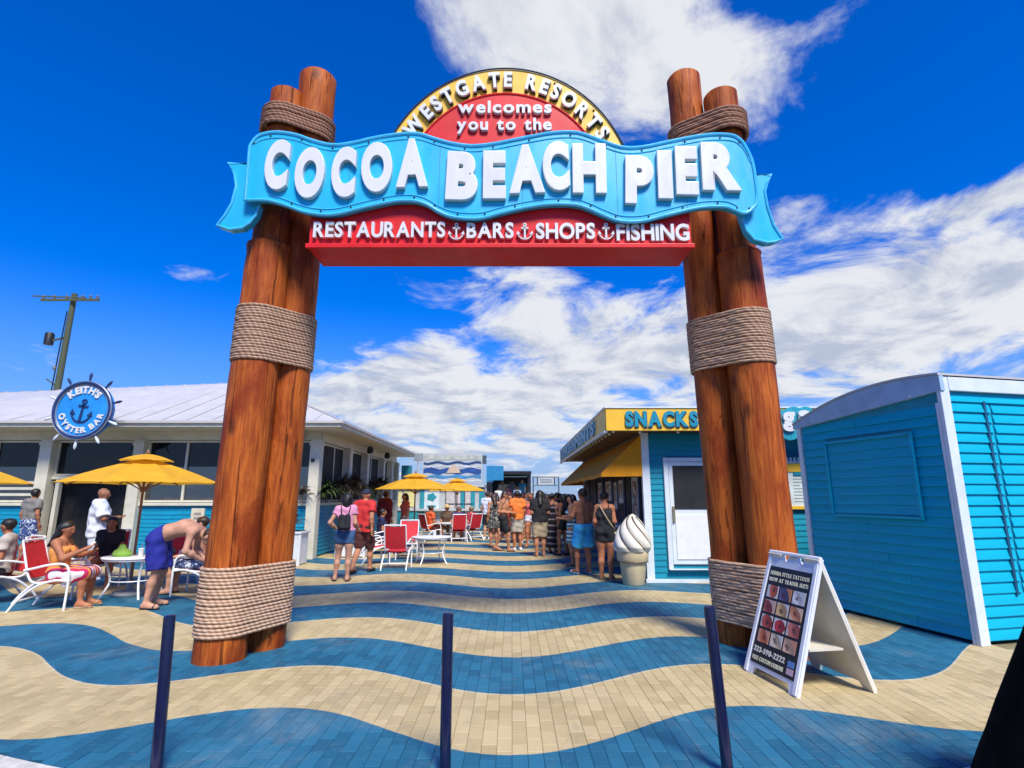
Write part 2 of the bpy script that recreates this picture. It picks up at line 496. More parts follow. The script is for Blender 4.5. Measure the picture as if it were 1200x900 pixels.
def line_of_text(txt, x, z, h, y0, y1, material, parent, width=None, off=.02, gap=.13, space=.38, M=None, anchor='L', one=False, name='letter', squeeze=1.):
    """text standing in the x-z plane; h = cap height; one=True joins a small printed line into one mesh"""
    ref = glyph('H', off)[2]; s = h / (ref[3] - ref[2]); base = ref[2]
    adv = []; cur = 0
    for ch in txt:
        if ch == ' ': adv.append(None); cur += space * s * squeeze; continue
        bb = glyph(ch, off)[2]; w = (bb[1] - bb[0]) * s * squeeze
        adv.append((cur, w)); cur += w + gap * s * squeeze
    total = cur - gap * s * squeeze
    k = (width / total) if width else 1.
    tot = total * k
    x0 = x if anchor == 'L' else (x - tot / 2 if anchor == 'C' else x - tot)
    allm = MB(); outs = []
    for ch, a in zip(txt, adv):
        if a is None: continue
        vs, fs, bb = glyph(ch, off)
        pts = []
        for v in vs:
            p = Vector((x0 + (a[0] + (v.x - bb[0]) * s * squeeze) * k, y1 + (v.z - bb[4]) / (bb[5] - bb[4]) * (y0 - y1), z + (v.y - base) * s))
            pts.append(M @ p if M else p)
        if one: allm.add(pts, fs)
        else: outs.append(MB().add(pts, fs).build(name, material, parent, recalc=False))
    if one: outs.append(allm.build(name, material, parent, recalc=False))
    return outs
def arc_text(txt, cx, cz, r, a0, a1, h, y0, y1, material, parent, off=.03, inside=False, M=None, wscale=1., name='letter'):
    """letters along an arc; angles in degrees from straight up, clockwise; inside=True reads along the lower arc"""
    ref = glyph('H', off)[2]; s = h / (ref[3] - ref[2]); base = ref[2]
    ws = [(.32 * s if ch == ' ' else (glyph(ch, off)[2][1] - glyph(ch, off)[2][0]) * s * wscale) for ch in txt]
    gapn = len(txt) - 1
    L = abs(R(a1 - a0)) * r
    gap = (L - sum(ws)) / gapn
    cur = 0
    for ch, w in zip(txt, ws):
        mid = a0 + (a1 - a0) * (cur + w / 2) / L
        cur += w + gap
        if ch == ' ': continue
        vs, fs, bb = glyph(ch, off)
        th = R(mid)
        if not inside: ux, uz = math.cos(th), -math.sin(th); rx, rz = math.sin(th), math.cos(th)
        else: ux, uz = -math.cos(th), math.sin(th); rx, rz = -math.sin(th), -math.cos(th)
        ox, oz = cx + r * math.sin(th), cz + r * math.cos(th)
        pts = []
        for v in vs:
            lx = (v.x - (bb[0] + bb[1]) / 2) * s * wscale; lz = (v.y - base) * s
            if inside: lz -= h
            p = Vector((ox + ux * lx + rx * lz, y1 + (v.z - bb[4]) / (bb[5] - bb[4]) * (y0 - y1), oz + uz * lx + rz * lz))
            pts.append(M @ p if M else p)
        MB().add(pts, fs).build(name, material, parent, recalc=False)
def circle(cx, cz, r, a0=0, a1=360, n=48):
    full = abs(a1 - a0) >= 360
    return [(cx + r * math.sin(R(a0 + (a1 - a0) * k / n)), cz + r * math.cos(R(a0 + (a1 - a0) * k / n))) for k in range(n if full else n + 1)]
def anchor_mesh(cx, cz, h, y0, y1, M=None):
    """small ship's anchor: ring, stock, shank, curved arms with flukes"""
    b = MB(); w = h * .05
    def pr(poly): b.prism(poly, y0, y1, M)
    pr([(cx - w, cz - h * .45), (cx + w, cz - h * .45), (cx + w * .8, cz + h * .30), (cx - w * .8, cz + h * .30)])
    pr([(cx - h * .2, cz + h * .16), (cx + h * .2, cz + h * .16), (cx + h * .2, cz + h * .24), (cx - h * .2, cz + h * .24)])
    for k in range(10):
        a, c = 36 * k, 36 * (k + 1)
        pr([(cx + math.sin(R(q)) * h * rr, cz + h * .39 + math.cos(R(q)) * h * rr) for q, rr in ((a, .11), (c, .11), (c, .055), (a, .055))])
    for sgn in (-1, 1):
        for k in range(7):
            a, c = 180 - 11 * k, 180 - 11 * (k + 1)
            pr([(cx + sgn * math.sin(R(q)) * h * rr, cz - h * .05 + math.cos(R(q)) * h * rr) for q, rr in ((a, .44), (c, .44 - .008 * k), (c, .375), (a, .37))])
        ex, ez = cx + sgn * math.sin(R(103)) * h * .4, cz - h * .05 + math.cos(R(103)) * h * .4
        pr([(ex - sgn * h * .14, ez - h * .02), (ex + sgn * h * .07, ez - h * .03), (ex + sgn * h * .01, ez + h * .17)])
    return b
# ------------------------------------------------------------------ common materials
WOOD = wood_post_mat(); ROPE = rope_mat(); ROPE_T = rope_mat('rope_weathered', (.22, .10, .055), (.38, .20, .12)); ROPE_M = rope_mat('rope_mid', (.32, .19, .115), (.54, .35, .22))
CYAN = mat('banner_cyan', (.02, .45, .68), .34, var=.10, vs=3, stain=.3, stain_col=(.03, .33, .6), stretch=(1, 1, .35), coat=.15)
CYAN_RIM = mat('banner_rim', (.06, .50, .78), .3, var=.08, vs=5, stain=.35, stain_col=(.03, .12, .2), coat=.2)
WHITE_L = mat('letter_white', (.70, .70, .67), .3, var=.05, vs=5, stain=.3, stain_col=(.5, .48, .42), stretch=(1, 1, .3), coat=.15)
RED_S = mat('sign_red', (.68, .014, .014), .45, var=.12, vs=2.5, stain=.18, stain_col=(.68, .06, .05), spec=.3)
YEL_S = mat('sign_yellow', (.80, .47, .02), .5, var=.06, vs=4, stain=.2, stain_col=(.6, .3, .05))
DARK = mat('dark_metal', (.02, .02, .022), .5, .3, var=.3)
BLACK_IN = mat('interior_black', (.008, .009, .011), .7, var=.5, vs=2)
CREAM = mat('cream_paint', (.62, .58, .44), .55, var=.10, vs=3, stain=.25, stain_col=(.32, .26, .16), bump=.15, bs=30)
TRIM = mat('white_trim', (.66, .72, .74), .45, var=.08, vs=4, stain=.2, stain_col=(.4, .42, .42))
ROOF_W = mat('white_metal_roof', (.52, .50, .47), .45, .0, var=.06, vs=1.5, stain=.2, stain_col=(.5, .5, .48))
TEAL = mat('teal_siding', (.008, .24, .34), .5, spec=.25, var=.14, vs=3, stretch=(.5, .5, 3), bump=.2, bs=25, stain=.12, stain_col=(.01, .13, .2))
TEAL_B = mat('bar_siding', (.006, .24, .38), .5, spec=.25, var=.14, vs=3, stretch=(.5, .5, 3), bump=.2, bs=25, stain=.12, stain_col=(.01, .13, .2))
CYAN_SIDING = mat('shed_siding', (.003, .40, .54), .42, spec=.25, var=.12, vs=2.5, stretch=(.5, .5, 3), bump=.3, bs=22, stain=.45, stain_col=(.01, .27, .40))
YELLOW_F = mat('yellow_fascia', (.82, .48, .035), .45, var=.07, vs=3, stain=.15, stain_col=(.55, .35, .05))
AWN = mat('awning_canvas', (.86, .37, .010), .8, var=.08, vs=5, bump=.12, bs=90, thin=.35)
UMB = mat('umbrella_canvas', (.86, .46, .022), .75, var=.08, vs=5, bump=.12, bs=70, thin=.35)
GLASS = glass_mat('window_glass'); GLASS_REFL = glass_mat('sky_reflection_glass', (.004, .007, .009), 2.3)  # second glass reflects more, imitating the sky's reflection low in the windows
CONC = mat('kerb_concrete', (.55, .52, .46), .85, var=.2, vs=12, bump=.4, bs=60, stain=.3, stain_col=(.3, .28, .24), world_pos=True)
WHITE_P = mat('white_powder_coat', (.80, .80, .78), .35, var=.05, vs=8)
RED_C = mat('red_sling', (.58, .018, .028), .7, var=.12, vs=18, bump=.25, bs=220)

# ------------------------------------------------------------------ ground
STRIPE = stripe_mat('painted_paver'); STRIPE_J = stripe_mat('painted_paving', joints=True); STRIPE_BED = stripe_mat('paving_joint', dark=.55)
def front_y(x): return 3.2 + .055 * x * x
asphalt = mat('asphalt', (.055, .054, .052), .9, var=.5, vs=60, bump=.8, bs=120, stain=.4, stain_col=(.12, .11, .10), world_pos=True)
SEA_Z = -4.0
sea_m = mat('sea_water', (.03, .16, .24), .18, var=.3, vs=.08, bump=.6, bs=.9, world_pos=True)
o = structure(MB().quad((-4000, -600, SEA_Z), (4000, -600, SEA_Z), (4000, 5200, SEA_Z), (-4000, 5200, SEA_Z)).build('sea', sea_m))
sand_m = mat('beach_sand', (.55, .46, .33), .95, var=.15, vs=3, bump=.5, bs=25, world_pos=True)
structure(MB().quad((-400, -400, -.35), (400, -400, -.35), (400, 25, -.35), (-400, 25, -.35)).add(
    [(-400, 25, -.35), (400, 25, -.35), (400, 60, SEA_Z - .4), (-400, 60, SEA_Z - .4)], [(0, 1, 2, 3)]).build('beach', sand_m))
structure(MB().quad((-40, -30, -.105), (40, -30, -.105), (40, 12, -.105), (-40, 12, -.105)).build('road', asphalt))
# paving: joint bed near the camera, flush sheet farther away
bed = MB()
xs = [-14 + i * .5 for i in range(57)]
for a, b in zip(xs, xs[1:]):
    ya, yb = min(front_y(a), 9.8), min(front_y(b), 9.8)
    if ya < 9.8 or yb < 9.8:
        bed.quad((a, ya, -.008), (b, yb, -.008), (b, 9.8, -.008), (a, 9.8, -.008))
near_n = len(bed.f)
bed.quad((-18, 9.4, -.0025), (18, 9.4, -.0025), (18, 34, -.0025), (-18, 34, -.0025))
bed.quad((-7, 34, 0), (7, 34, 0), (7, 220, 0), (-7, 220, 0))
bed.box(-18, 18, 9.81, 34, -.5, -.02); bed.box(-7, 7, 34, 220, -.6, -.012)
me = bed.mesh('pavement', STRIPE_BED); me.materials.append(STRIPE_J)
for i, p in enumerate(me.polygons): p.material_index = 0 if p.center.y < 9.79 and p.center.z > -.009 else 1
pavement = structure(link('pavement', me))
# pavers
def paver_mesh():
    b = MB(); w, l, c, d = .0488, .0975, .003, .012
    top = [(-w + c, -l + c, 0), (w - c, -l + c, 0), (w - c, l - c, 0), (-w + c, l - c, 0)]
    mid = [(-w, -l, -c * .7), (w, -l, -c * .7), (w, l, -c * .7), (-w, l, -c * .7)]
    bot = [(-w, -l, -d), (w, -l, -d), (w, l, -d), (-w, l, -d)]
    fs = [(0, 1, 2, 3)]
    for i in range(4):
        j = (i + 1) % 4
        fs += [(4 + i, 4 + j, j, i), (8 + i, 8 + j, 4 + j, 4 + i)]
    return b.add(top + mid + bot, fs)
pv = paver_mesh(); pv_me = pv.mesh('paver', STRIPE)
cells = []
for ix in range(-95, 96):
    cxp = (ix + .5) * .1
    offp = .1 if abs(ix) % 2 else 0.
    for iy in range(14, 51):
        cyp = (iy + .5) * .2 - offp
        if cyp < front_y(cxp) + .06 or cyp > 9.72 or abs(cxp) > cyp * 1.02 + .35: continue
        if cxp > 5.25 and cyp > 6.3: continue
        cells.append((cxp, cyp))
def in_view(x, y):
    c = y * math.cos(PITCH) - EYE * math.sin(PITCH); v = -y * math.sin(PITCH) - EYE * math.cos(PITCH)
    return abs(F * x / c) < 590 and F * -v / c < 448
cells.sort(key=lambda q: (0 if in_view(*q) else 1, q[0] ** 2 + q[1] ** 2))
rest = MB()
for i, (x, y) in enumerate(cells):
    z = random.gauss(0, .0006); tx, ty = random.gauss(0, .004), random.gauss(0, .003)
    if i < 300:
        p = link('paver', pv_me, pavement, (x, y, z), (ty, tx, 0))
    else:
        Mx = Matrix.Translation((x, y, z)) @ Euler((ty, tx, 0)).to_matrix().to_4x4()
        rest.add([Mx @ Vector(q) for q in pv.v], pv.f)
o = rest.build('paver_field', STRIPE, pavement, recalc=False); o['kind'] = 'stuff'
# kerb: short concrete segments round the front of the plaza
kerb = None
kx = [-9.6 + .8 * i for i in range(25)]
for a, b in zip(kx, kx[1:]):
    m = MB(); A, B = a + .006, b - .006
    n = 4; top = []; 
    vs = []
    for k in range(n + 1):
        x = A + (B - A) * k / n; s = .11 * x; L = math.hypot(1, s); nx, ny = -s / L, 1 / L
        for off, z in ((-.16, -.15), (-.16, -.012), (-.145, .004), (.05, .006), (.06, -.05)):
            vs.append((x + nx * off, front_y(x) + ny * off + .02, z))
    fs = []
    for k in range(n):
        for q in range(4):
            fs.append((k * 5 + q, k * 5 + q + 1, (k + 1) * 5 + q + 1, (k + 1) * 5 + q))
    fs += [(0, 1, 2, 3, 4), tuple(n * 5 + q for q in (4, 3, 2, 1, 0))]
    o = m.add(vs, fs).build('kerb_stone' if kerb else 'kerb', CONC, kerb)
    if kerb is None: kerb = structure(o)
# loose gravel along the kerb
gm = mat('gravel', (.22, .20, .17), .9, var=.6, vs=7, world_pos=True)
g = MB()
for i in range(1500):
    x = random.choice((-1, 1)) * random.uniform(2.3, 5.6); y = front_y(x) - .2 - abs(random.gauss(0, .28)); r = random.uniform(.006, .02)
    vs = [(x + r * math.cos(a) * random.uniform(.7, 1.2), y + r * math.sin(a) * random.uniform(.7, 1.2), -.105 + (.2 * r)) for a in (0, 1.3, 2.6, 3.9, 5.2)] + [(x, y, -.105 + r * random.uniform(.7, 1.1))]
    g.add(vs, [(k, (k + 1) % 5, 5) for k in range(5)])
o = g.build('gravel', gm, recalc=False); o['kind'] = 'stuff'; tag(o, 'loose grey gravel scattered along the outside of the concrete kerb', 'gravel')

# ------------------------------------------------------------------ bollards
BOL = mat('bollard_blue', (.004, .007, .040), .3, var=.2, vs=9, coat=.3)
def bollard(top_px, bot_px, Y, label):
    t_, b_ = at(*top_px, Y), at(*bot_px, Y)
    d = (b_ - t_); k = (0 - t_.z) / d.z; base = t_ + d * k
    base.x = t_.x + (base.x - t_.x) * .6
    th = thing('bollard', label, 'bollard', base, 0, 'navy posts along the plaza front')
    v = t_ - base; L = v.length
    rot = v.to_track_quat('Z', 'Y').to_euler()
    MB().lathe([(.034, -.02), (.034, L - .012), (.032, L - .004), (.024, L)], 24).build('tube', BOL, th, True, rot=rot)
    MB().lathe([(.06, 0), (.06, .008), (.03, .012)], 20).build('base_flange', BOL, th, True)
bollard((199, 721), (187, 900), 3.62, 'slim navy blue bollard in front of the left roped posts')
bollard((525, 718), (522, 900), 3.62, 'slim navy blue bollard in the middle of the plaza front')
bollard((831, 710), (858, 900), 3.62, 'slim navy blue bollard leaning left beside the folding tattoo sign')

# ------------------------------------------------------------------ entrance arch
arch = thing('entrance_arch', 'timber pile entrance arch roped together and carrying a big blue ribbon sign', 'arch', (0, 6.2, 0))
ORG = Vector((0, 6.2, 0))
POSTS = {}
def post(key, base, top, r0, r1, step=None):
    base, top = Vector(base), Vector(top); POSTS[key] = (base, top, r0)
    prof = []; d = top - base
    n = 30; pts = []; rs = []
    for i in range(n + 1):
        f = i / n; p = base + d * f; pts.append(p - ORG); rs.append(r0 + (r1 - r0) * f + .006 * math.sin(9 * f + base.x) + random.uniform(-.003, .003))
    if step:
        q = [[], []]
        for p, r_ in zip(pts, rs):
            if p.z < step: q[0].append(p); q[1].append(r_ + .02)
        zs = base + d * ((step) / top.z) - ORG
        q[0] += [zs - Vector((0, 0, .03)), zs, zs + Vector((0, 0, .01))]; q[1] += [r0 + .018, r0 - .005, r1 - .01]
        for p, r_ in zip(pts, rs):
            if p.z > step + .02: q[0].append(p); q[1].append(r1 - .01)
        pts, rs = q
    # rounded, cut top
    e = pts[-1]; pts += [e + Vector((0, 0, .02)), e + Vector((0, 0, .03))]; rs += [rs[-1] - .02, rs[-1] - .06]
    pts.insert(0, pts[0] - Vector((0, 0, .05))); rs.insert(0, rs[0])
    return MB().tube(pts, rs, 28, jit=.012).build('post', WOOD, arch, True)
post('LO', (-2.95, 5.95, 0), (-2.82, 6.02, 6.54), .235, .215, step=4.50)
post('LI', (-2.72, 6.42, 0), (-2.515, 6.15, 6.90), .225, .225)
post('RI', (2.56, 6.60, 0), (2.275, 6.29, 7.02), .225, .215)
post('RO', (2.82, 6.12, 0), (2.66, 6.10, 6.60), .240, .215, step=4.45)
def hull_path(c1, r1, c2, r2, n=14):
    pts = []
    for c, r in ((c1, r1), (c2, r2)):
        pts += [Vector((c.x + r * math.cos(2 * math.pi * k / 48), c.y + r * math.sin(2 * math.pi * k / 48))) for k in range(48)]
    pts.sort(key=lambda p: (p.x, p.y))
    def half(ps):
        h = []
        for p in ps:
            while len(h) > 1 and (h[-1] - h[-2]).cross(p - h[-2]) <= 0: h.pop()
            h.append(p)
        return h[:-1]
    return half(pts) + half(pts[::-1])
def posts_at(key, z):
    b, t, r = POSTS[key]; return b + (t - b) * (z / t.z)
def rope_band(k1, k2, z0, z1, n, rr, sag=0., extra=.0, material=None):
    band = None
    for i in range(n):
        z = z0 + (z1 - z0) * (i + .5) / n
        a, b = posts_at(k1, z), posts_at(k2, z)
        path = hull_path(Vector((a.x, a.y)), POSTS[k1][2] + .025 + extra, Vector((b.x, b.y)), POSTS[k2][2] + .02 + extra)
        cx, cy = (a.x + b.x) / 2, (a.y + b.y) / 2; ph = random.uniform(0, 6)
        # resample
        pts = []
        L = [0]
        for p, q in zip(path, path[1:] + path[:1]): L.append(L[-1] + (q - p).length)
        N = 64
        for k in range(N):
            s = L[-1] * k / N
            j = max(jj for jj in range(len(path)) if L[jj] <= s + 1e-9)
            p, q = path[j], path[(j + 1) % len(path)]; f = (s - L[j]) / max(1e-6, L[j + 1] - L[j])
            w = p.lerp(q, f)
            bul = random.uniform(-.003, .003)
            pts.append(Vector((w.x + bul - ORG.x, w.y + bul - ORG.y, z + sag * math.sin(2 * math.pi * k / N + ph) + random.uniform(-.002, .002))))
        m = MB().tube(pts, rr, 7, closed=True)
        o = m.build('rope_coil' if band else 'rope_band', material or ROPE, band or arch, True)
        if band is None: band = o
rope_band('LO', 'LI', .24, .90, 20, .0172, .004, .002)
rope_band('RO', 'RI', .24, .90, 20, .0172, .004, .002)
rope_band('LO', 'LI', 3.07, 3.70, 20, .0162, .004, -.004, ROPE_M)
rope_band('RO', 'RI', 3.07, 3.70, 20, .0162, .004, -.004, ROPE_M)
rope_band('LO', 'LI', 5.98, 6.28, 7, .023, .010, .0, ROPE_T)
rope_band('RO', 'RI', 5.98, 6.28, 7, .023, .010, .0, ROPE_T)

# --- red lettered box between the posts
YB = 5.565
def zx(px, py, Y): q = at(px, py, Y); return (q.x, q.z)
def loc_(poly): return poly
box = MB().box(-2.24, 1.98, YB - ORG.y + .02, YB + .50 - ORG.y, 4.275, 5.0).build('lower_sign', RED_S, arch)
MB().box(-2.26, 2.0, YB - ORG.y - .03, YB + .018 - ORG.y, 4.262, 4.315, bev=.008).build('lip', RED_S, box)
def spans(pairs, y_px_top, y_px_bot, Y, txt, parent, material, off, depth):
    pass
def red_line(txt, x0, x1, y0, y1):
    a = at(x0, (y0 + y1) / 2, YB); b = at(x1, (y0 + y1) / 2, YB)
    zt, zb = at(500, y0, YB).z, at(500, y1, YB).z
    line_of_text(txt, a.x, zb, zt - zb, YB - ORG.y - .025, YB - ORG.y + .019, WHITE_L, box, width=b.x - a.x, off=.028, gap=.07)
red_line('RESTAURANTS', 368, 522, 261, 279)
red_line('BARS', 547, 602, 262, 280)
red_line('SHOPS', 628, 697, 262.5, 281)
red_line('FISHING', 722, 807, 263.5, 283)
for ax in (535, 615, 710):
    q = at(ax, 272, YB)
    anchor_mesh(q.x, q.z, .20, YB - ORG.y - .022, YB - ORG.y + .019).build('anchor', WHITE_L, box)

# --- round sign behind the ribbon
YR = 5.64
cR = at(592, 234, YR); top_o = at(592, 80, YR); RO_ = top_o.z - cR.z
side = at(731, 172, YR)
# ellipse fitted to the arc seen in the photo: half width at the chord
half_w = lambda px, py: abs(at(px, py, YR).x - cR.x)
kx_ = half_w(731, 172) / (RO_ * math.sqrt(1 - ((at(731, 172, YR).z - cR.z) / RO_) ** 2))
def disc(rf, y0, y1, material, parent, name):
    poly = [(cR.x + RO_ * rf * kx_ * math.sin(R(a)), cR.z + RO_ * rf * math.cos(R(a))) for a in [-78 + 156 * i / 60 for i in range(61)]]
    return MB().prism(poly, y0 - ORG.y, y1 - ORG.y).build(name, material, parent)
rnd = disc(1.0, YR + .02, YR + .20, YEL_S, arch, 'round_sign')
disc(.795, YR - .005, YR + .018, RED_S, rnd, 'red_centre')
rim = [(cR.x + RO_ * 1.004 * kx_ * math.sin(R(a)), YR + .01 - ORG.y, cR.z + RO_ * 1.004 * math.cos(R(a))) for a in [-74 + 148 * i / 60 for i in range(61)]]
MB().tube(rim, .009, 8).build('rim', DARK, rnd, True)
rim = [(cR.x + RO_ * .795 * kx_ * math.sin(R(a)), YR - .005 - ORG.y, cR.z + RO_ * .795 * math.cos(R(a))) for a in [-70 + 140 * i / 60 for i in range(61)]]
MB().tube(rim, .014, 8).build('inner_rim', RED_S, rnd, True)
Ms = Matrix.Translation((cR.x, 0, cR.z)) @ Matrix.Diagonal((kx_, 1, 1, 1)) @ Matrix.Translation((-cR.x, 0, -cR.z))
arc_text('WESTGATE RESORTS', cR.x, cR.z, RO_ * .836, -58.5, 59.5, RO_ * .120, YR - ORG.y - .035, YR + .019 - ORG.y, WHITE_L, rnd, off=.036, M=Ms, wscale=.86)
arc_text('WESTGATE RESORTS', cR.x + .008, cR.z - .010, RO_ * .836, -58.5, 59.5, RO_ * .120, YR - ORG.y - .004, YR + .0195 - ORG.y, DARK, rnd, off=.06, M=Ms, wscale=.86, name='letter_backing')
def round_line(txt, x0, x1, y0, y1):
    a, b = at(x0, y0, YR), at(x1, y0, YR); zt, zb = at(590, y0, YR).z, at(590, y1, YR).z
    line_of_text(txt, a.x, zb, zt - zb, YR - ORG.y - .045, YR - .004 - ORG.y, WHITE_L, rnd, width=b.x - a.x, off=.03, gap=.1)
round_line('welcomes', 537, 646, 121, 135)
round_line('you to the', 536, 646, 141, 155)
# sheet joints and bolts
for a in (-44, -22, 2, 24, 46):
    p = (cR.x + RO_ * .97 * kx_ * math.sin(R(a)), cR.z + RO_ * .97 * math.cos(R(a)))
    MB().lathe([(.012, 0), (.012, .01), (.004, .014)], 8, Matrix.Translation((p[0], YR + .02 - ORG.y, p[1])) @ Matrix.Rotation(R(90), 4, 'X')).build('bolt', DARK, rnd)

# --- ribbon banner
YF = 5.50
topE = [(293, 172), (298, 164), (306, 158), (324, 155), (347, 158), (367, 165), (390, 170), (413, 167.5), (442, 161), (471, 157), (491, 157), (509, 162.5), (529, 168), (552, 171), (572, 169.5), (590, 166.5), (620, 160.5), (650, 155.5), (677, 155.5), (701, 163.5), (728, 172.5), (752, 172.5), (782, 166.5), (812, 160.5), (836, 157.5), (857, 158.5), (866, 163), (872, 169.5), (878, 181), (882, 192), (885.5, 213), (887, 228)]
botE = [(886, 240), (878, 248), (870, 250), (860, 246), (848, 242.5), (824, 243), (800, 247.5), (776, 253.5), (752, 259.5), (728, 259.5), (710, 253.5), (692, 245.4), (674, 240), (644, 239.4), (614, 243.6), (584, 250.5), (568, 255), (552, 256.5), (529, 254), (514, 248), (500, 239.7), (485.5, 235.6), (465, 235.6), (442, 239.7), (419, 245), (396, 250.6), (376, 251.5), (355.5, 248), (335, 240.5), (315, 235), (298, 234.5), (287.5, 235)]
def dense(pts, closed=False, n=3):
    """Catmull-Rom through the surveyed outline"""
    out = []; N = len(pts)
    for i in range(N if closed else N - 1):
        p = [pts[(i + k) % N] if closed else pts[min(max(i + k, 0), N - 1)] for k in (-1, 0, 1, 2)]
        for j in range(n):
            t = j / n
            out.append(tuple(.5 * (2 * p[1][c] + (p[2][c] - p[0][c]) * t + (2 * p[0][c] - 5 * p[1][c] + 4 * p[2][c] - p[3][c]) * t * t + (3 * p[1][c] - p[0][c] - 3 * p[2][c] + p[3][c]) * t ** 3) for c in (0, 1)))
    if not closed: out.append(pts[-1])
    return out
te, be = dense(topE), dense(botE)
poly = [zx(x, y, YF) for x, y in te + be]
ban = MB().prism(poly, YF - ORG.y, YF + .08 - ORG.y).build('ribbon_banner', CYAN, arch)
MB().tube([(p[0], YF - ORG.y, p[1]) for p in poly], .020, 8, closed=True).build('rim', CYAN_RIM, ban, True)
def shrink(poly, d):
    out = []; n = len(poly)
    for i in range(n):
        a, b = Vector(poly[i - 1]), Vector(poly[(i + 1) % n]); t = (b - a).normalized(); out.append((poly[i][0] + t.y * -d * -1, poly[i][1] - t.x * d))
    return out
inner = [zx(x, y + 6.5, YF) for x, y in te[4:-8]]
MB().tube([(p[0], YF - ORG.y - .002, p[1]) for p in inner], .007, 6).build('bead', CYAN_RIM, ban, True)
inner = [zx(x, y - 6.5, YF) for x, y in be[8:-6]]
MB().tube([(p[0], YF - ORG.y - .002, p[1]) for p in inner], .007, 6).build('bead', CYAN_RIM, ban, True)
for i in range(3, len(te) - 6, 5):
    for e, dy in ((te, 4), (be, -4)):
        q = zx(e[min(i, len(e) - 1)][0], e[min(i, len(e) - 1)][1] + dy, YF)
        MB().lathe([(.011, 0), (.010, .008), (.003, .012)], 7, Matrix.Translation((q[0], YF - ORG.y, q[1])) @ Matrix.Rotation(R(90), 4, 'X')).build('rivet', DARK, ban)
SEAM = mat('banner_seam', (.012, .20, .34), .6)
for sx_ in (412, 516, 612, 721, 800):
    ty_ = min(te, key=lambda e: abs(e[0] - sx_))[1]; by_ = min(be, key=lambda e: abs(e[0] - sx_))[1]
    a_, b_ = at(sx_, ty_ + 3, YF), at(sx_, by_ - 3, YF)
    MB().box(a_.x - .003, a_.x + .003, YF - ORG.y - .0015, YF - ORG.y + .002, b_.z, a_.z).build('panel_seam', SEAM, ban)
YT = 5.585
for tail in ([(267.4, 191.4), (292, 191.4), (296, 240), (304, 240), (300, 252), (293, 261), (284, 267), (269, 269), (254.4, 264), (264, 252), (272, 238), (277, 218), (275, 203)],
             [(882, 204.5), (904, 205), (899, 214), (896, 224), (899, 242), (906.5, 264), (917, 280), (908, 283.5), (899, 284.4), (884, 280.5), (875, 270), (870, 256), (866, 244), (884, 240)]):
    p = [zx(x, y, YT) for x, y in tail]
    tl = MB().prism(p, YT - ORG.y, YT + .10 - ORG.y).build('ribbon_tail', CYAN, arch)
    MB().tube([(a, YT - ORG.y, b) for a, b in p], .017, 8, closed=True).build('rim', CYAN_RIM, tl, True)
YL = YF
big = [('C', 310, 343, 167, 225, 3), ('O', 345, 384, 176, 235, 2), ('C', 388, 420, 175.5, 234, 0), ('O', 423, 462, 170, 228, -2), ('A', 464, 503, 166, 222, -3),
       ('B', 523, 561, 181, 237, 3), ('E', 566, 593, 180, 235.5, 0), ('A', 596, 637, 173, 229, -3), ('C', 636, 666, 169, 226, -2), ('H', 671, 708.5, 172, 229, 1),
       ('P', 733, 763, 186, 241.5, 4), ('I', 771, 784.5, 180, 235.5, 2), ('E', 792, 814, 175, 231, 2), ('R', 822.5, 863, 170.5, 226, 2)]
for ch, x0, x1, y0, y1, rt in big:
    a, b = at(x0, y1, YL), at(x1, y0, YL)
    fit_letter(ch, a.x, b.x, a.z, b.z, YF - ORG.y - .058, YF - ORG.y - .001, WHITE_L, ban, off=.043, bevel=.02, rot=R(-rt) * .6)
# ------------------------------------------------------------------ building helpers
BOARD = {}
def siding(parent, org, ax, out, length, z0, z1, pitch, material, holes=(), proud=.016, joint=True):
    """lap boards, each an object; ax = unit vector along the wall, out = outward normal"""
    ax, out, org = Vector(ax), Vector(out), Vector(org)
    n = int(round((z1 - z0) / pitch)); pitch = (z1 - z0) / n
    ang = math.atan2(ax.y, ax.x)
    for i in range(n):
        za, zb = z0 + i * pitch, z0 + (i + 1) * pitch; zm = (za + zb) / 2
        segs = [(0., length)]
        for (h0, h1, g0, g1) in holes:
            if g0 < zm < g1:
                ns = []
                for a, b in segs:
                    if h0 > a: ns.append((a, min(b, h0)))
                    if h1 < b: ns.append((max(a, h1), b))
                segs = [q for q in ns if q[1] - q[0] > .02]
        cut = []
        for a, b in segs:                                   # long runs are butt-jointed from two boards
            if b - a > 1.6 and joint:
                f = a + (b - a) * (.34, .58, .46, .71)[(i * 7 + 3) % 4]; cut += [(a, f - .002), (f + .002, b)]
            else: cut.append((a, b))
        for a, b in cut:
            key = (round(b - a, 3), round(pitch, 4), material.name, round(ang, 3), proud)
            if key not in BOARD:
                L = b - a; m = MB()
                prof = [(0, 0), (proud, .004), (proud, .012), (.004, pitch - .001), (0, pitch - .001)]
                vs = []
                for x in (0, L):
                    for (d, z) in prof: vs.append(ax * x + out * d + Vector((0, 0, z)))
                fs = [(k, (k + 1) % 5, 5 + (k + 1) % 5, 5 + k) for k in range(5)] + [(4, 3, 2, 1, 0), (5, 6, 7, 8, 9)]
                BOARD[key] = m.add(vs, fs).mesh('siding_board', material)
            link('siding_board', BOARD[key], parent, org + ax * a + Vector((0, 0, za)) + out * random.uniform(-.003, .002))

# ------------------------------------------------------------------ blue shed (right)
SA = R(13.0)
shed = thing('blue_shed', 'blue clapboard shed with curved white roof edge beside the folding sign', 'shed', (5.13, 6.43, 0), SA)
SL, SWD = 2.36, 5.0
wallc = mat('shed_core', (.003, .28, .40), .6)
MB().box(.02, SWD, .02, SL - .02, .03, 2.86).build('wall', wallc, shed)
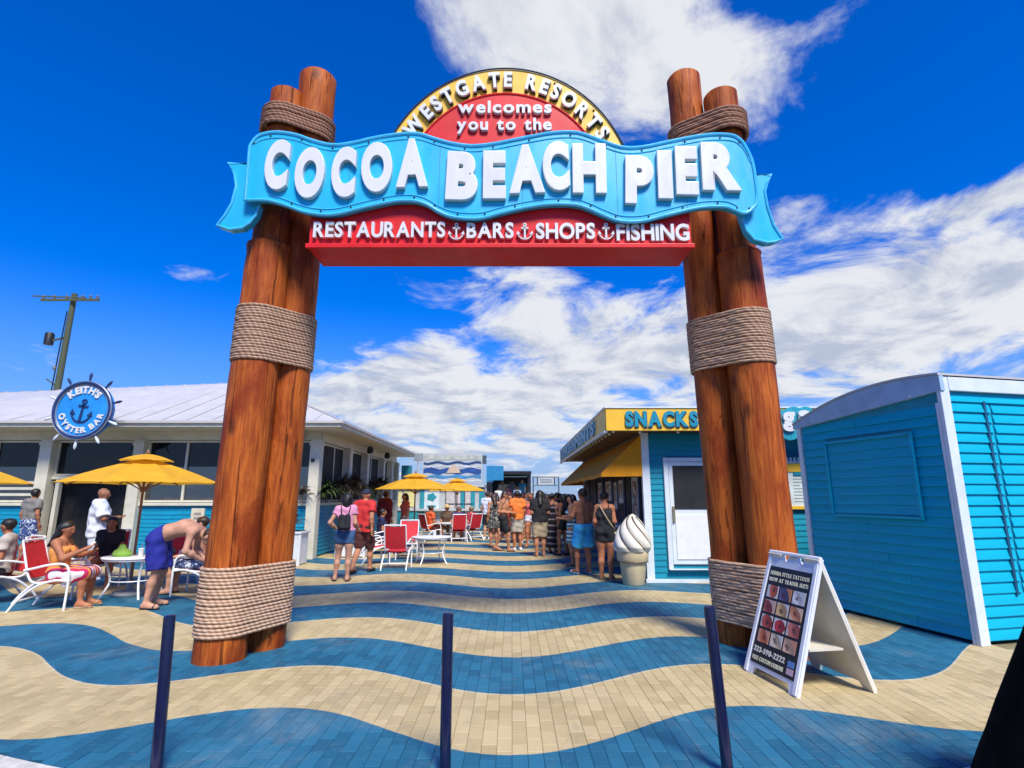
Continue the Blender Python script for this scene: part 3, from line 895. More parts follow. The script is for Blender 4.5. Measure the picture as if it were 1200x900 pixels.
# front boards with a hatch joint, left boards round a closed serving flap
def zroof(y): t = y / SL; return 3.03 + .30 * t - .58 * t * t
siding(shed, (.10, .02, .04), (1, 0, 0), (0, -1, 0), SWD - .1, 0, 2.80, .121, CYAN_SIDING, holes=[(.62, .66, .5, 2.72)], proud=.026)
siding(shed, (.02, SL - .06, .04), (0, -1, 0), (-1, 0, 0), SL - .15, 0, 2.64, .118, CYAN_SIDING, holes=[(.45, 1.86, 1.32, 2.42)], proud=.026)
flap = MB().box(-.012, .019, .45, 1.81, 1.36, 2.36).build('serving_flap', CYAN_SIDING, shed)
siding(flap, (-.012, 1.79, 1.37), (0, -1, 0), (-1, 0, 0), 1.32, 0, .97, .118, CYAN_SIDING, proud=.016)
for a, b in (((-.03, .44, 1.34), (-.03, .44, 2.38)), ((-.03, 1.82, 1.34), (-.03, 1.82, 2.38)), ((-.03, .42, 1.34), (-.03, 1.84, 1.34)), ((-.03, .42, 2.38), (-.03, 1.84, 2.38))):
    MB().bar(a, b, .035, .035).build('flap_trim', CYAN_SIDING, flap)
MB().box(.62, .655, -.012, .02, .5, 2.74).build('hinge_strip', mat('steel_blue', (.02, .12, .22), .4, .4), shed)
MB().box(-.035, .10, -.035, .02, 0, 3.02, bev=.008).build('corner_trim', TRIM, shed)
MB().box(-.035, .0185, .0215, .055, 0, 2.70).build('corner_trim', TRIM, shed)
MB().box(-.03, .04, SL - .05, SL + .02, 0, 2.70, bev=.008).build('corner_trim', TRIM, shed)
MB().box(.102, SWD, -.04, .02, 2.845, 3.015, bev=.008).build('eave_board', TRIM, shed)
# barrel roof and its curved gable board
ys = [-.05 + (SL + .12) * i / 24 for i in range(25)]
gb = [(y, zroof(y)) for y in ys]
poly = gb + [(ys[-1], 2.66), (ys[0], 2.84)]
m = MB(); n = len(poly)
for x in (-.045, .016): m.v += [(x, p[0], p[1]) for p in poly]
m.f = [tuple(range(n)), tuple(range(2 * n - 1, n - 1, -1))] + [(i, (i + 1) % n, n + (i + 1) % n, n + i) for i in range(n)]
GABLE = mat('gable_metal', (.36, .50, .62), .45, var=.12, vs=4, stain=.3, stain_col=(.25, .34, .4))
m.build('gable_board', GABLE, shed)
m = MB()
for x in (-.06, SWD):
    m.v += [(x, p[0], p[1] + .004) for p in gb] + [(x, p[0], p[1] + .03) for p in gb]
k = len(gb)
for i in range(k - 1):
    m.f += [(i, i + 1, 2 * k + i + 1, 2 * k + i), (k + i, 3 * k + i, 3 * k + i + 1, k + i + 1), (i, k + i, k + i + 1, i + 1), (2 * k + i, 2 * k + i + 1, 3 * k + i + 1, 3 * k + i)]
m.f += [(0, 2 * k, 3 * k, k), (k - 1, 2 * k - 1, 4 * k - 1, 3 * k - 1)]
m.build('roof', ROOF_W, shed, True)
for y, x in ((.35, -.046), (.95, -.046), (1.5, -.046), (2.0, -.046)):
    MB().lathe([(.016, 0), (.014, .006), (.004, .009)], 8, Matrix.Translation((x, y, 2.86 - .06 * y)) @ Matrix.Rotation(R(-90), 4, 'Y')).build('bolt', TRIM, shed)
# roof vent: low arched hood with a green sail-like cap
vent = MB()
pr = [(-.42 + .84 * i / 16, .18 * (1 - ((i - 8) / 8) ** 2) + .0) for i in range(17)]
vent.prism(pr, -.12, .12).build('roof_vent', mat('vent_grey', (.30, .33, .34), .5, .3), shed, loc=(1.02, .9, 3.075))
vc = MB().prism([(-.30, .0), (.05, 0), (.05, .235)], -.15, -.125).build('vent_cap', mat('vent_green', (.10, .28, .25), .5), shed, loc=(1.02, .9, 3.075))

# ------------------------------------------------------------------ snack bar (right)
snack = thing('snack_bar', 'yellow and teal snack kiosk with an orange awning behind the right posts', 'snack bar', (2.60, 10.95, 0))
SW, SD = 5.2, 9.6
MB().box(.03, SW, .03, SD, 0.02, 2.86).build('wall', mat('snack_core', (.012, .15, .22), .6), snack)
siding(snack, (.13, .03, .06), (1, 0, 0), (0, -1, 0), SW - .13, 0, 2.78, .112, TEAL, holes=[(.38, 1.66, .20, 2.34), (2.55, 3.55, 1.36, 2.44)], proud=.016)
siding(snack, (.03, SD, .06), (0, -1, 0), (-1, 0, 0), SD, 0, .95, .112, TEAL, proud=.014)
MB().box(-.02, .13, -.01, .10, 0, 2.86, bev=.01).build('corner_trim', TRIM, snack)
MB().box(-.05, SW, -.06, .03, 0, .06).build('base_board', TRIM, snack)
# half-glazed door
door = MB().box(.50, 1.54, -.005, .03, .33, 2.28, bev=.006).build('door', TRIM, snack)
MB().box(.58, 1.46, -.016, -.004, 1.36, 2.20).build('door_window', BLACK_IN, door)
MB().box(.58, 1.46, -.020, -.0065, .42, 1.26, bev=.004).build('door_panel', WHITE_P, door)
fr = MB()
MB().box(.40, .488, -.035, .03, .25, 2.36, bev=.006).build('door_frame', TRIM, snack)
MB().box(1.55, 1.64, -.035, .03, .25, 2.36, bev=.006).build('door_frame', TRIM, snack)
MB().box(.49, 1.548, -.034, .03, 2.285, 2.358, bev=.006).build('door_frame', TRIM, snack)
MB().box(.40, 1.64, -.09, .03, .235, .248).build('door_sill', TRIM, snack)
MB().box(.53, .575, -.045, -.006, 1.12, 1.42, bev=.006).build('door_handle', mat('brass', (.45, .38, .24), .35, .8), door)
# serving side under the awning
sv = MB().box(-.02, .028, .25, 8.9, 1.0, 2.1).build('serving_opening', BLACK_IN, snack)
for i, y in enumerate((.30, 1.75, 3.2, 4.65, 6.1, 7.55)):
    MB().box(-.05, -.021, y - .04, y + .04, .98, 2.12).build('mullion', mat('navy_frame', (.02, .04, .09), .5), sv)
poster_m = blotch_cloth('poster_print', [(.55, .60, .62), (.12, .10, .09), (.45, .20, .10), (.65, .62, .5)], 5, .6, .5)
for y0, w, z0, z1 in ((.42, .55, 1.12, 2.0), (1.95, .5, 1.45, 1.98), (2.7, .36, 1.3, 1.95), (3.5, .8, 1.5, 2.0), (5.0, .6, 1.4, 2.0)):
    pf = MB().box(-.036, -.0215, y0, y0 + w, z0, z1).build('poster', mat('poster_white', (.55, .58, .58), .5), sv)
    MB().box(-.0395, -.0365, y0 + .05, y0 + w - .05, z0 + .12, z1 - .08).build('print', poster_m, pf)
cnt = MB().box(-.33, -.021, .3, 8.8, .95, .995).build('counter', TRIM, snack)
# roof slab, soffit and fascia
soff = mat('soffit_wood', (.16, .085, .035), .7, var=.3, vs=4)
MB().box(-.76, SW, -.53, SD - .1, 2.865, 3.20).build('roof', soff, snack)
FB, FT = 2.835, 3.265
ff = MB().box(-.80, SW + .1, -.58, -.535, FB, FT).build('front_fascia', YELLOW_F, snack)
lf = MB().box(-.81, -.765, -.534, SD - .08, FB, FT).build('side_fascia', YELLOW_F, snack)
MB().box(-.83, SW + .1, -.60, -.531, FT + .001, FT + .03).build('drip_edge', TRIM, ff)
MB().box(-.83, -.76, -.53, SD - .08, FT + .001, FT + .03).build('drip_edge', TRIM, lf)
MB().box(-.835, -.762, -.533, SD - .08, FB - .035, FB - .002).build('lower_trim', TRIM, lf)
LET_T = mat('letter_teal', (.012, .25, .36), .4, var=.12, vs=4)
LET_N = mat('letter_navy', (.012, .07, .16), .5)
line_of_text('SNACKS', 2.16 - 2.60, 2.905, .30, -.62, -.581, LET_T, ff, width=1.38, off=.05, gap=.10)
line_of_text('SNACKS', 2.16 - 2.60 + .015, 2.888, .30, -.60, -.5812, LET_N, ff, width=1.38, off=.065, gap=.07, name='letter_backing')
# side lettering, read walking along the wall; local x' runs towards the camera
Ms2 = Matrix.Translation((-.81, 0, 0)) @ Matrix.Rotation(R(-90), 4, 'Z')
line_of_text('REFRESHMENTS', -8.9, 2.90, .31, -.045, -.001, LET_T, lf, width=8.2, off=.05, gap=.12, M=Ms2)
line_of_text('REFRESHMENTS', -8.92, 2.885, .33, -.02, -.0012, mat('letter_pale', (.45, .66, .68), .5), lf, width=8.25, off=.09, gap=.06, M=Ms2, name='letter_backing')
bulb = mat('bulb', (.75, .68, .5), .25)
for i in range(22):
    MB().lathe([(.012, .02), (.03, .012), (.034, -.012), (.018, -.035), (.002, -.04)], 8).build('bulb', bulb, snack, True, loc=(-.64, -.42 + i * .44, 2.845))
for i in range(7):
    MB().lathe([(.012, .02), (.03, .012), (.034, -.012), (.018, -.035), (.002, -.04)], 8).build('bulb', bulb, snack, True, loc=(-.1 + i * .75, -.3, 2.845))
# awning: sloped canvas with closed ends and a short valance, in five bays
aw0, aw1 = .01, 9.0
aw = None
bays = 6
for i in range(bays):
    a = aw0 + (aw1 - aw0) * i / bays; b = aw0 + (aw1 - aw0) * (i + 1) / bays
    m = MB(); N = 5
    for j in range(N + 1):
        f = j / N; y = a + (b - a) * f; sag = .018 * math.sin(math.pi * f)
        m.v += [(-.005, y, 2.82), (-.42, y, 2.43 - sag), (-.83, y, 2.06 - sag * .4), (-.835, y, 1.975 + .008 * math.sin(6 * f)), (-.80, y, 2.05 - sag * .4), (-.02, y, 2.795)]
    for j in range(N):
        for q in range(6):
            m.f.append((j * 6 + q, j * 6 + (q + 1) % 6, (j + 1) * 6 + (q + 1) % 6, (j + 1) * 6 + q))
    o = m.build('awning_bay' if aw else 'awning', AWN, aw or snack)
    if aw is None: aw = o
for y in (-.004, 9.01):
    MB().add([(-.005, y, 2.82), (-.83, y, 2.06), (-.835, y, 1.985), (-.02, y, 1.995), (-.005, y + .006, 2.82), (-.83, y + .006, 2.06), (-.835, y + .006, 1.985), (-.02, y + .006, 1.995)],
             [(0, 1, 2, 3), (7, 6, 5, 4), (0, 4, 5, 1), (1, 5, 6, 2), (2, 6, 7, 3), (3, 7, 4, 0)]).build('end_panel', AWN, aw)
# teal bubble sign with the letters that show past the posts
bub = []
for cx, cz, r in ((5.12, 3.00, .22), (5.36, 3.06, .22), (5.58, 3.09, .19), (5.24, 2.84, .2), (4.86, 3.0, .2)):
    bub.append((cx - 2.60, cz, r))
bm_ = MB()
for k, (cx, cz, r) in enumerate(bub): bm_.prism(circle(cx, cz, r, n=24), -.68 - .003 * k, -.585)
bs = bm_.build('bubble_sign', mat('bubble_teal', (.02, .30, .38), .4), snack)
fit_letter('g', 5.10 - 2.6, 5.34 - 2.6, 2.80, 3.17, -.74, -.69, WHITE_L, bs, off=.05)
fit_letter('s', 5.41 - 2.6, 5.63 - 2.6, 2.98, 3.20, -.74, -.69, WHITE_L, bs, off=.05)
# menu board with a scalloped yellow head
mb = MB().box(2.58, 3.52, -.03, .03, 1.38, 2.30).build('menu_board', mat('menu_white', (.62, .68, .66), .4), snack)
MB().box(2.56, 3.54, -.045, -.031, 2.08, 2.24).build('menu_head', YELLOW_F, mb)
MB().box(2.56, 3.54, -.05, -.031, 1.36, 1.42).build('menu_foot', YELLOW_F, mb)
for i in range(12):
    MB().box(2.58 + i * .08, 2.625 + i * .08, -.048, -.031, 2.25, 2.36).build('scallop', WHITE_P, mb)
MB().box(2.95, 3.45, -.05, -.0312, 2.01, 2.07).build('menu_title', LET_T, mb)
inkm = mat('menu_ink', (.25, .33, .33), .6)
for c in range(3):
    for r_ in range(8):
        MB().box(2.63 + c * .3, 2.63 + c * .3 + random.uniform(.12, .25), -.034, -.0305, 1.50 + r_ * .062, 1.515 + r_ * .062).build('menu_line', inkm, mb)
MB().tube([(1.1, -.3, 3.2), (1.75, .2, 3.52), (2.4, .6, 3.9)], .012, 6).build('roof_cable', DARK, snack)

# ------------------------------------------------------------------ oyster bar (left)
bar = thing('oyster_bar', 'low cream restaurant with white metal hip roof and blue clapboard base', 'restaurant', (-5.33, 14.95, 0))
BX = -14.0; BY = 10.4
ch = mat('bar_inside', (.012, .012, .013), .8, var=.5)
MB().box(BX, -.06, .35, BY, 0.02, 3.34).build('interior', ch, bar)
# roof
RP = [(BX - 1, -.85, 3.54), (.85, -.85, 3.54), (.85, BY - .3, 3.54), (BX - 1, BY - .3, 3.54), (-13.6, 4.6, 5.30), (-3.9, 4.2, 5.62)]
m = MB()
m.add(RP, [(0, 1, 5, 4), (1, 2, 5), (2, 3, 4, 5), (3, 0, 4), (0, 3, 2, 1)])
roof = m.build('roof', ROOF_W, bar)
def seam(a, b): MB().bar(Vector(a) + Vector((0, 0, .012)), Vector(b) + Vector((0, 0, .012)), .03, .035).build('roof_seam', ROOF_W, roof)
for i in range(1, 24):
    x = BX - 1 + (1.85 - BX) * i / 24
    f = min(1, (.85 - x) / (.85 + 3.9)) if x > -3.9 else 1.0
    y1 = -.85 + 5.05 * f; zz = 3.54 + (5.62 - 3.54) * f - (.03 * max(0, -3.9 - x) if f >= 1 else 0)
    if f >= 1: y1 = 4.2 + .4 * (-3.9 - x) / 9.7; zz = 5.62 - .32 * (-3.9 - x) / 9.7
    seam((x, -.85, 3.54), (x, y1, zz))
for i in range(1, 14):
    y = -.85 + (BY + .55) * i / 14
    f = (y + .85) / 5.05 if y < 4.2 else (BY - .3 - y) / (BY - 4.5)
    seam((.85, y, 3.54), (.85 - 4.75 * f, y, 3.54 + 2.08 * f))
seam((.85, -.85, 3.55), (-3.9, 4.2, 5.63))
# fascia and soffit
fa = MB().box(BX - 1, .90, -.90, -.855, 3.37, 3.535).build('fascia', CREAM, bar)
MB().box(.855, .90, -.854, BY - .3, 3.37, 3.535).build('fascia', CREAM, bar)
MB().box(BX - 1, .94, -.96, -.901, 3.46, 3.54, bev=.01).build('gutter', ROOF_W, fa)
MB().box(.901, .96, -.90, BY - .3, 3.46, 3.54, bev=.01).build('gutter', ROOF_W, fa)
MB().box(BX - 1, .853, -.853, BY - .3, 3.36, 3.40).build('soffit', CREAM, bar)
# header beams
MB().box(BX, .02, -.04, .3, 3.12, 3.358).build('header', CREAM, bar)
MB().box(-.3, .04, .305, BY, 3.12, 3.358).build('header', CREAM, bar)
def column(x, y, w=.30, d=.30, z0=0., z1=3.12):
    c = MB().box(x - w / 2, x + w / 2, y - d / 2, y + d / 2, z0, z1, bev=.012).build('column', CREAM, bar)
    MB().box(x - w / 2 - .02, x + w / 2 + .02, y - d / 2 - .02, y + d / 2 + .02, z1 - .16, z1 - .08, bev=.006).build('column_cap', CREAM, c)
    return c
for x in (-13.0, -9.7, -7.25, -4.75, -2.3, .02): column(x, -.02, .32 if x in (-7.25,) else .27)
for y in (2.75, 4.9, 7.4, 9.0, 10.2): column(.02, y, .3, .28)
# knee walls with boards and sill; a doorway is left open between two columns
def knee(x0, x1):
    k = MB().box(x0, x1, .02, .2, 0.02, 1.36).build('knee_wall', TEAL_B, bar)
    siding(k, (x0, .02, .04), (1, 0, 0), (0, -1, 0), x1 - x0, 0, 1.30, .105, TEAL_B, proud=.016)
    MB().box(x0 - .01, x1 + .01, -.07, .25, 1.362, 1.44, bev=.01).build('sill', CREAM, k)
knee(-9.55, -7.42); knee(-4.88, -2.44); knee(-2.16, -.13); knee(-12.86, -9.84)
k = MB().box(-.18, .0, .15, BY - .4, 0.02, 1.36).build('knee_wall', TEAL_B, bar)
siding(k, (0, .17, .04), (0, 1, 0), (1, 0, 0), BY - .8, 0, 1.30, .105, TEAL_B, proud=.016)
MB().box(-.22, .09, .15, BY - .4, 1.362, 1.44, bev=.01).build('sill', CREAM, k)
MB().box(.0, .06, .16, .24, 0, 1.36).build('corner_trim', TRIM, k)
MB().box(.0, .05, 3.2, 3.3, 0, 1.36).build('corner_trim', TRIM, k)
# windows: panes with slim frames, front then side
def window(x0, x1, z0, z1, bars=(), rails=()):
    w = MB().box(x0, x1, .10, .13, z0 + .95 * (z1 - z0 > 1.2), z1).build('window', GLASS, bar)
    if z1 - z0 > 1.2: MB().box(x0, x1, .104, .126, z0, z0 + .948).build('sky_reflection_pane', GLASS_REFL, w)  # glass split without a real rail: imitated sky reflection below, dark eave reflection above
    for x in [x0, x1] + list(bars):
        MB().box(x - .03, x + .03, .05, .098, z0, z1).build('frame', CREAM, w)
    for z in [z0 + .03, z1 - .03] + list(rails):
        MB().box(x0 + .031, x1 - .031, .055, .097, z - .025, z + .025).build('frame', CREAM, w)
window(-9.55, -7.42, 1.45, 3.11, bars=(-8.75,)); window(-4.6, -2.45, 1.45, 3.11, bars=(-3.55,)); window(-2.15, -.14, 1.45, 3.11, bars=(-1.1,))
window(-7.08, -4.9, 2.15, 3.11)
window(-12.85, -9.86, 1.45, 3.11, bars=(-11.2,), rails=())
for i in range(3): MB().box(-8.6, -7.5, -.0, .045, 1.62 + i * .16, 1.69 + i * .16).build('louvre', CREAM, bar)
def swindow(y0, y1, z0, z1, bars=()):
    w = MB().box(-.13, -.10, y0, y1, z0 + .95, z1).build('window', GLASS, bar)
    MB().box(-.126, -.104, y0, y1, z0, z0 + .948).build('sky_reflection_pane', GLASS_REFL, w)  # same added split: sky reflection imitated by the more reflective lower half
    for y in [y0, y1] + list(bars):
        MB().box(-.098, -.05, y - .035, y + .035, z0, z1).build('frame', CREAM, w)
    for z in (z0 + .03, z1 - .03): MB().box(-.097, -.055, y0 + .036, y1 - .036, z - .03, z + .03).build('frame', CREAM, w)
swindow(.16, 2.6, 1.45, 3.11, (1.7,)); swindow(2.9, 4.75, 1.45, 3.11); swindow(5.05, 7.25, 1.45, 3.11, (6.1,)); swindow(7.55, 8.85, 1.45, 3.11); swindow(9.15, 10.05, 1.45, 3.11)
# entrance: lintel, open door leaf
MB().box(-7.08, -4.9, -.03, .12, 2.06, 2.14).build('lintel', CREAM, bar)
MB().box(-6.95, -6.85, -.02, .1, 0, 2.06).build('door_post', CREAM, bar)
MB().box(-5.02, -4.9, -.02, .1, 0, 2.06).build('door_post', CREAM, bar)
# lights and speakers under the eave
for (x, y) in ((-.4, -.2), (.3, 4.5), (.3, 7.2)):
    MB().lathe([(.05, .12), (.10, .08), (.12, -.05), (.08, -.12)], 12).build('eave_lamp', DARK, bar, True, loc=(x, y, 3.22))
MB().box(.45, .85, 9.4, 9.8, 2.3, 2.95, bev=.02).build('hanging_sign', mat('hang_teal', (.02, .22, .26), .5), bar)
MB().box(-.06, .03, -.20, -.165, 2.52, 2.60).build('sign_plate', DARK, bar)

# ship's wheel sign
wx = thing('wheel_sign', "round blue ship's wheel sign lettered KEITH'S OYSTER BAR under the roof edge", 'sign', (-10.81, 13.62, 3.73))
NAVY = mat('sign_navy', (.012, .035, .12), .4); SBLUE = mat('sign_sky_blue', (.02, .26, .66), .35, var=.15, vs=3)
SILV = mat('wheel_rim', (.30, .34, .40), .35, .5)
wb = MB().prism(circle(0, 0, .70), -.02, .14).build('disc', SBLUE, wx)
ringp = [(.70 * math.sin(R(a)), -.02, .70 * math.cos(R(a))) for a in range(0, 360, 6)]
MB().tube(ringp, .055, 10, closed=True).build('rim', NAVY, wx, True)
MB().tube([(.655 * math.sin(R(a)), -.035, .655 * math.cos(R(a))) for a in range(0, 360, 6)], .018, 6, closed=True).build('inner_ring', SILV, wx, True)
MB().tube([(.735 * math.sin(R(a)), -.05, .735 * math.cos(R(a))) for a in range(0, 360, 6)], .018, 6, closed=True).build('outer_ring', SILV, wx, True)
for i in range(10):
    a = R(4 + 36 * i); s_, c_ = math.sin(a), math.cos(a)
    MB().tube([(s_ * r, 0, c_ * r) for r in (.70, .80, .86, .92, .98)], [.030, .024, .034, .036, .012], 8).build('wheel_handle', NAVY if 0 <= i <= 2 or i == 9 else TRIM, wx, True)
arc_text("KEITH'S", 0, 0, .43, -50, 50, .185, -.05, -.0205, WHITE_L, wb, off=.045)
arc_text('OYSTER BAR', 0, 0, .43, 262, 98, .15, -.05, -.0205, WHITE_L, wb, off=.04, inside=True)
anchor_mesh(0, -.02, .62, -.045, -.0205, Matrix.Rotation(R(8), 4, 'Y')).build('anchor', NAVY, wb)
MB().bar((0, .14, .3), (0, .5, .3), .06).build('bracket', DARK, wx); MB().bar((0, .14, -.3), (0, .9, -.3), .06).build('bracket', DARK, wx)

# power pole behind the bar
PG = mat('weathered_pole', (.075, .09, .05), .85, var=.3, vs=8, stretch=(6, 6, 1))
pp = thing('utility_pole', 'weathered wooden utility pole with crossarm rising behind the white roof', 'utility pole', (-22.15, 26, 0))
MB().tube([(0, 0, -.5), (.08, 0, 6), (.15, 0, 11.6)], [.19, .15, .12], 12).build('pole', PG, pp, True)
ca = MB().box(-1.3, 1.6, -.26, -.17, 11.14, 11.25).build('crossarm', PG, pp)
MB().bar((-1.75, -.22, 11.40), (.9, -.22, 11.30), .06).build('crossarm', PG, pp)
ins = mat('insulator', (.15, .16, .15), .3)
for x in (-1.05, -.5, .1, .9, 1.3, 1.65):
    MB().lathe([(.03, 0), (.07, .04), (.04, .09), (.07, .13), (.02, .2)], 8).build('insulator', ins, ca, True, loc=(x - .15, -.215, 11.25))
tr = MB().lathe([(.1, 0), (.2, .02), (.2, .55), (.15, .62), (.04, .64)], 14).build('transformer', DARK, pp, True, loc=(-.65, -.1, 8.9))
MB().bar((-.6, -.1, 9.1), (.1, -.05, 9.3), .08).build('bracket', PG, pp)
MB().bar((-.45, -.1, 7.2), (.1, 0, 6.8), .05).build('bracket', PG, pp)
MB().tube([(.0, -.24, 5.5), (.05, -.24, 8.2), (.1, -.22, 10.6)], .03, 6).build('conduit', DARK, pp)
for z in (7.6, 6.4): MB().lathe([(.06, 0), (.09, .1), (.05, .2)], 8).build('clamp', ins, pp, loc=(.0, -.27, z))

# ------------------------------------------------------------------ far kiosk with a beach mural, pier gate, roofed stair
ki = thing('mural_kiosk', 'small white and teal kiosk carrying a beach mural board on its roof', 'kiosk', (-1.5, 27.6, 0))
KW = mat('kiosk_white', (.46, .48, .46), .6, var=.1); KT = mat('kiosk_teal', (.02, .26, .30), .55, var=.15)
MB().box(-4.9, 0, 0, 4, 0.02, 2.05).build('wall', KW, ki)
for x in (-4.95, -3.05, -1.05, -.12, -.55):
    MB().box(x, x + .22, -.04, .02, 0.03, 2.06).build('pilaster', KT, ki)
for i, x in enumerate((-1.75, -1.28, -.82)):
    dr = MB().box(x, x + .4, -.035, -.001, .1, 1.9).build('door_pane', mat('pale_glass', (.55, .50, .46), .3), ki)
    MB().box(x - .03, x - .001, -.05, -.001, .08, 1.92).build('door_frame', DARK, dr); MB().box(x, x + .4, -.05, -.036, 1.22, 1.27).build('rail', DARK, dr)
pl_ = MB().box(-2.85, -2.1, -.03, -.001, .9, 1.95).build('poster', mat('poster_pale', (.62, .68, .66), .5), ki)
pp_ = [(-2.475 + .26 * math.cos(R(a)) * (1 if a % 72 == 0 else .72), 1.58 + .22 * math.sin(R(a)) * (1 if a % 72 == 0 else .75)) for a in range(0, 360, 36)]
MB().prism(pp_, -.05, -.031).build('poster_emblem', KT, pl_); MB().box(-2.7, -2.25, -.05, -.031, 1.1, 1.18).build('poster_line', KT, pl_)
for x in (-4.55, -3.85):
    MB().box(x, x + .58, -.035, -.001, 1.12, 1.88).build('yellow_blind', mat('pale_yellow', (.70, .62, .25), .6), ki)
MB().box(-5.1, .05, -.35, -.05, .92, 1.02).build('counter', KW, ki)
MB().box(-4.9, -3.1, -.3, -.05, .03, .915).build('counter_front', KT, ki)
MB().box(-5.1, .12, -.2, 4.1, 2.062, 2.2).build('roof', KW, ki)
# mural board: sky, surf and sand bands as separate panels
mu = MB().box(-2.95, .02, -.16, .0, 2.25, 3.72).build('mural_board', KW, ki)
def band(z0, z1, c, nm, wob=.06, y=-.162):
    n = 14; top = [(-2.9 + 2.87 * i / n, z1 + wob * math.sin(i * 1.3 + z0 * 9)) for i in range(n + 1)]; bot = [(-2.9 + 2.87 * i / n, z0 + wob * math.sin(i * 1.3 + z0 * 7)) for i in range(n + 1)]
    MB().prism(bot + top[::-1], y - .01, y + .001).build('mural_band', mat(nm, c, .6, var=.25, vs=4), mu)
band(3.40, 3.62, (.45, .47, .38), 'mural_dune', .02); band(3.18, 3.30, (.02, .06, .16), 'mural_deep', .05); band(3.02, 3.12, (.55, .58, .58), 'mural_foam', .03)
band(2.72, 2.98, (.015, .07, .25), 'mural_blue', .05); band(2.50, 2.64, (.06, .25, .45), 'mural_shallow', .04); band(2.32, 2.42, (.55, .6, .62), 'mural_surf', .03)
MB().prism([(-1.75, 2.75), (-1.05, 2.75), (-1.15, 3.0), (-1.4, 3.16), (-1.62, 3.0)], -.19, -.174).build('mural_shell', mat('mural_sand', (.6, .45, .30), .6), mu)
MB().box(-3.4, -2.96, -.14, 0, 3.35, 3.72).build('board_wing', mat('wing_grey', (.25, .28, .27), .6), mu)
MB().box(.03, .22, -.14, 0, 3.2, 3.62).build('board_wing', mat('wing_dark', (.05, .08, .09), .6), mu)
MB().tube([(-3.15, -.08, 2.2), (-3.2, -.08, 3.35)], .05, 6).build('board_prop', KW, ki)
# teal sail awning
aw2 = thing('teal_awning', 'bright teal slanted awning beside the mural board', 'awning', (-1.35, 29.2, 0))
MB().add([(0, 0, 2.35), (.05, 6.0, 2.5), (.05, 6.0, 3.45), (0, 0, 3.15), (.12, 0, 2.35), (.17, 6, 2.5), (.17, 6, 3.45), (.12, 0, 3.15)], [(0, 1, 2, 3), (7, 6, 5, 4), (0, 3, 7, 4), (1, 5, 6, 2), (3, 2, 6, 7), (0, 4, 5, 1)]).build('fascia', mat('sail_teal', (.02, .22, .42), .5), aw2)
MB().box(0.0, .9, .1, .16, 2.45, 3.2).build('front_panel', mat('sail_teal', (.02, .22, .42), .5), aw2)
for y in (0.1, 5.9): MB().tube([(.06, y, 0), (.06, y, 2.5)], .05, 8).build('post', DARK, aw2)
# covered stair landing at the back of the crowd
st = thing('covered_stair', 'dark flat-roofed stair landing behind the crowd of visitors', 'stair', (-.05, 36, 0))
TIMB = mat('deck_timber', (.20, .15, .10), .8, var=.3, vs=5)
for i in range(6): MB().box(-1.4, 1.2, i * .32, 4.2, i * .165 + .012, (i + 1) * .165 + .010).build('step', TIMB, st)
MB().box(-1.5, 1.3, -.2, 4.2, 3.02, 3.22).build('roof', DARK, st)
for x in (-1.4, 1.2):
    for y in (0., 4.): MB().box(x - .07, x + .07, y - .07, y + .07, 0, 3.01).build('post', DARK, st)
MB().box(-1.4, 1.2, 4.1, 4.15, 1.0, 3.0).build('back_wall', BLACK_IN, st)
# pier gate frame with a small white sign
gt = thing('pier_gate', 'tall thin metal gate frame with a small white sign board', 'gate', (2.08, 34, 0))
GM = mat('gate_metal', (.10, .13, .15), .5, .4)
for x in (-.78, .78): MB().tube([(x, 0, 0), (x, 0, 2.78)], .04, 8).build('post', GM, gt)
for z in (2.78, 2.28): MB().tube([(-.78, 0, z), (.78, 0, z)], .035, 8).build('rail', GM, gt)
for x in (-.52, .52): MB().tube([(x, 0, 2.28), (x, 0, 2.78)], .04, 8).build('upright', GM, gt)
sb = MB().box(-.48, .48, -.03, .03, 2.34, 2.72).build('sign_board', KW, gt)
for z in (2.58, 2.45): MB().box(-.36, .36, -.034, -.031, z, z + .05).build('sign_line', GM, sb)
# pier railings
for sx, lab in ((-6.6, 'left'), (6.6, 'right')):
    rl = thing('pier_railing', 'long timber railing along the %s edge of the pier deck' % lab, 'railing', (sx, 40, 0))
    for i in range(24): MB().box(-.05, .05, i * 2 - .05, i * 2 + .05, 0, 1.05).build('rail_post', TIMB, rl)
    for z in (1.0, .7, .4): MB().box(-.03, .03, -.1, 46.2, z, z + .09).build('rail', TIMB, rl)
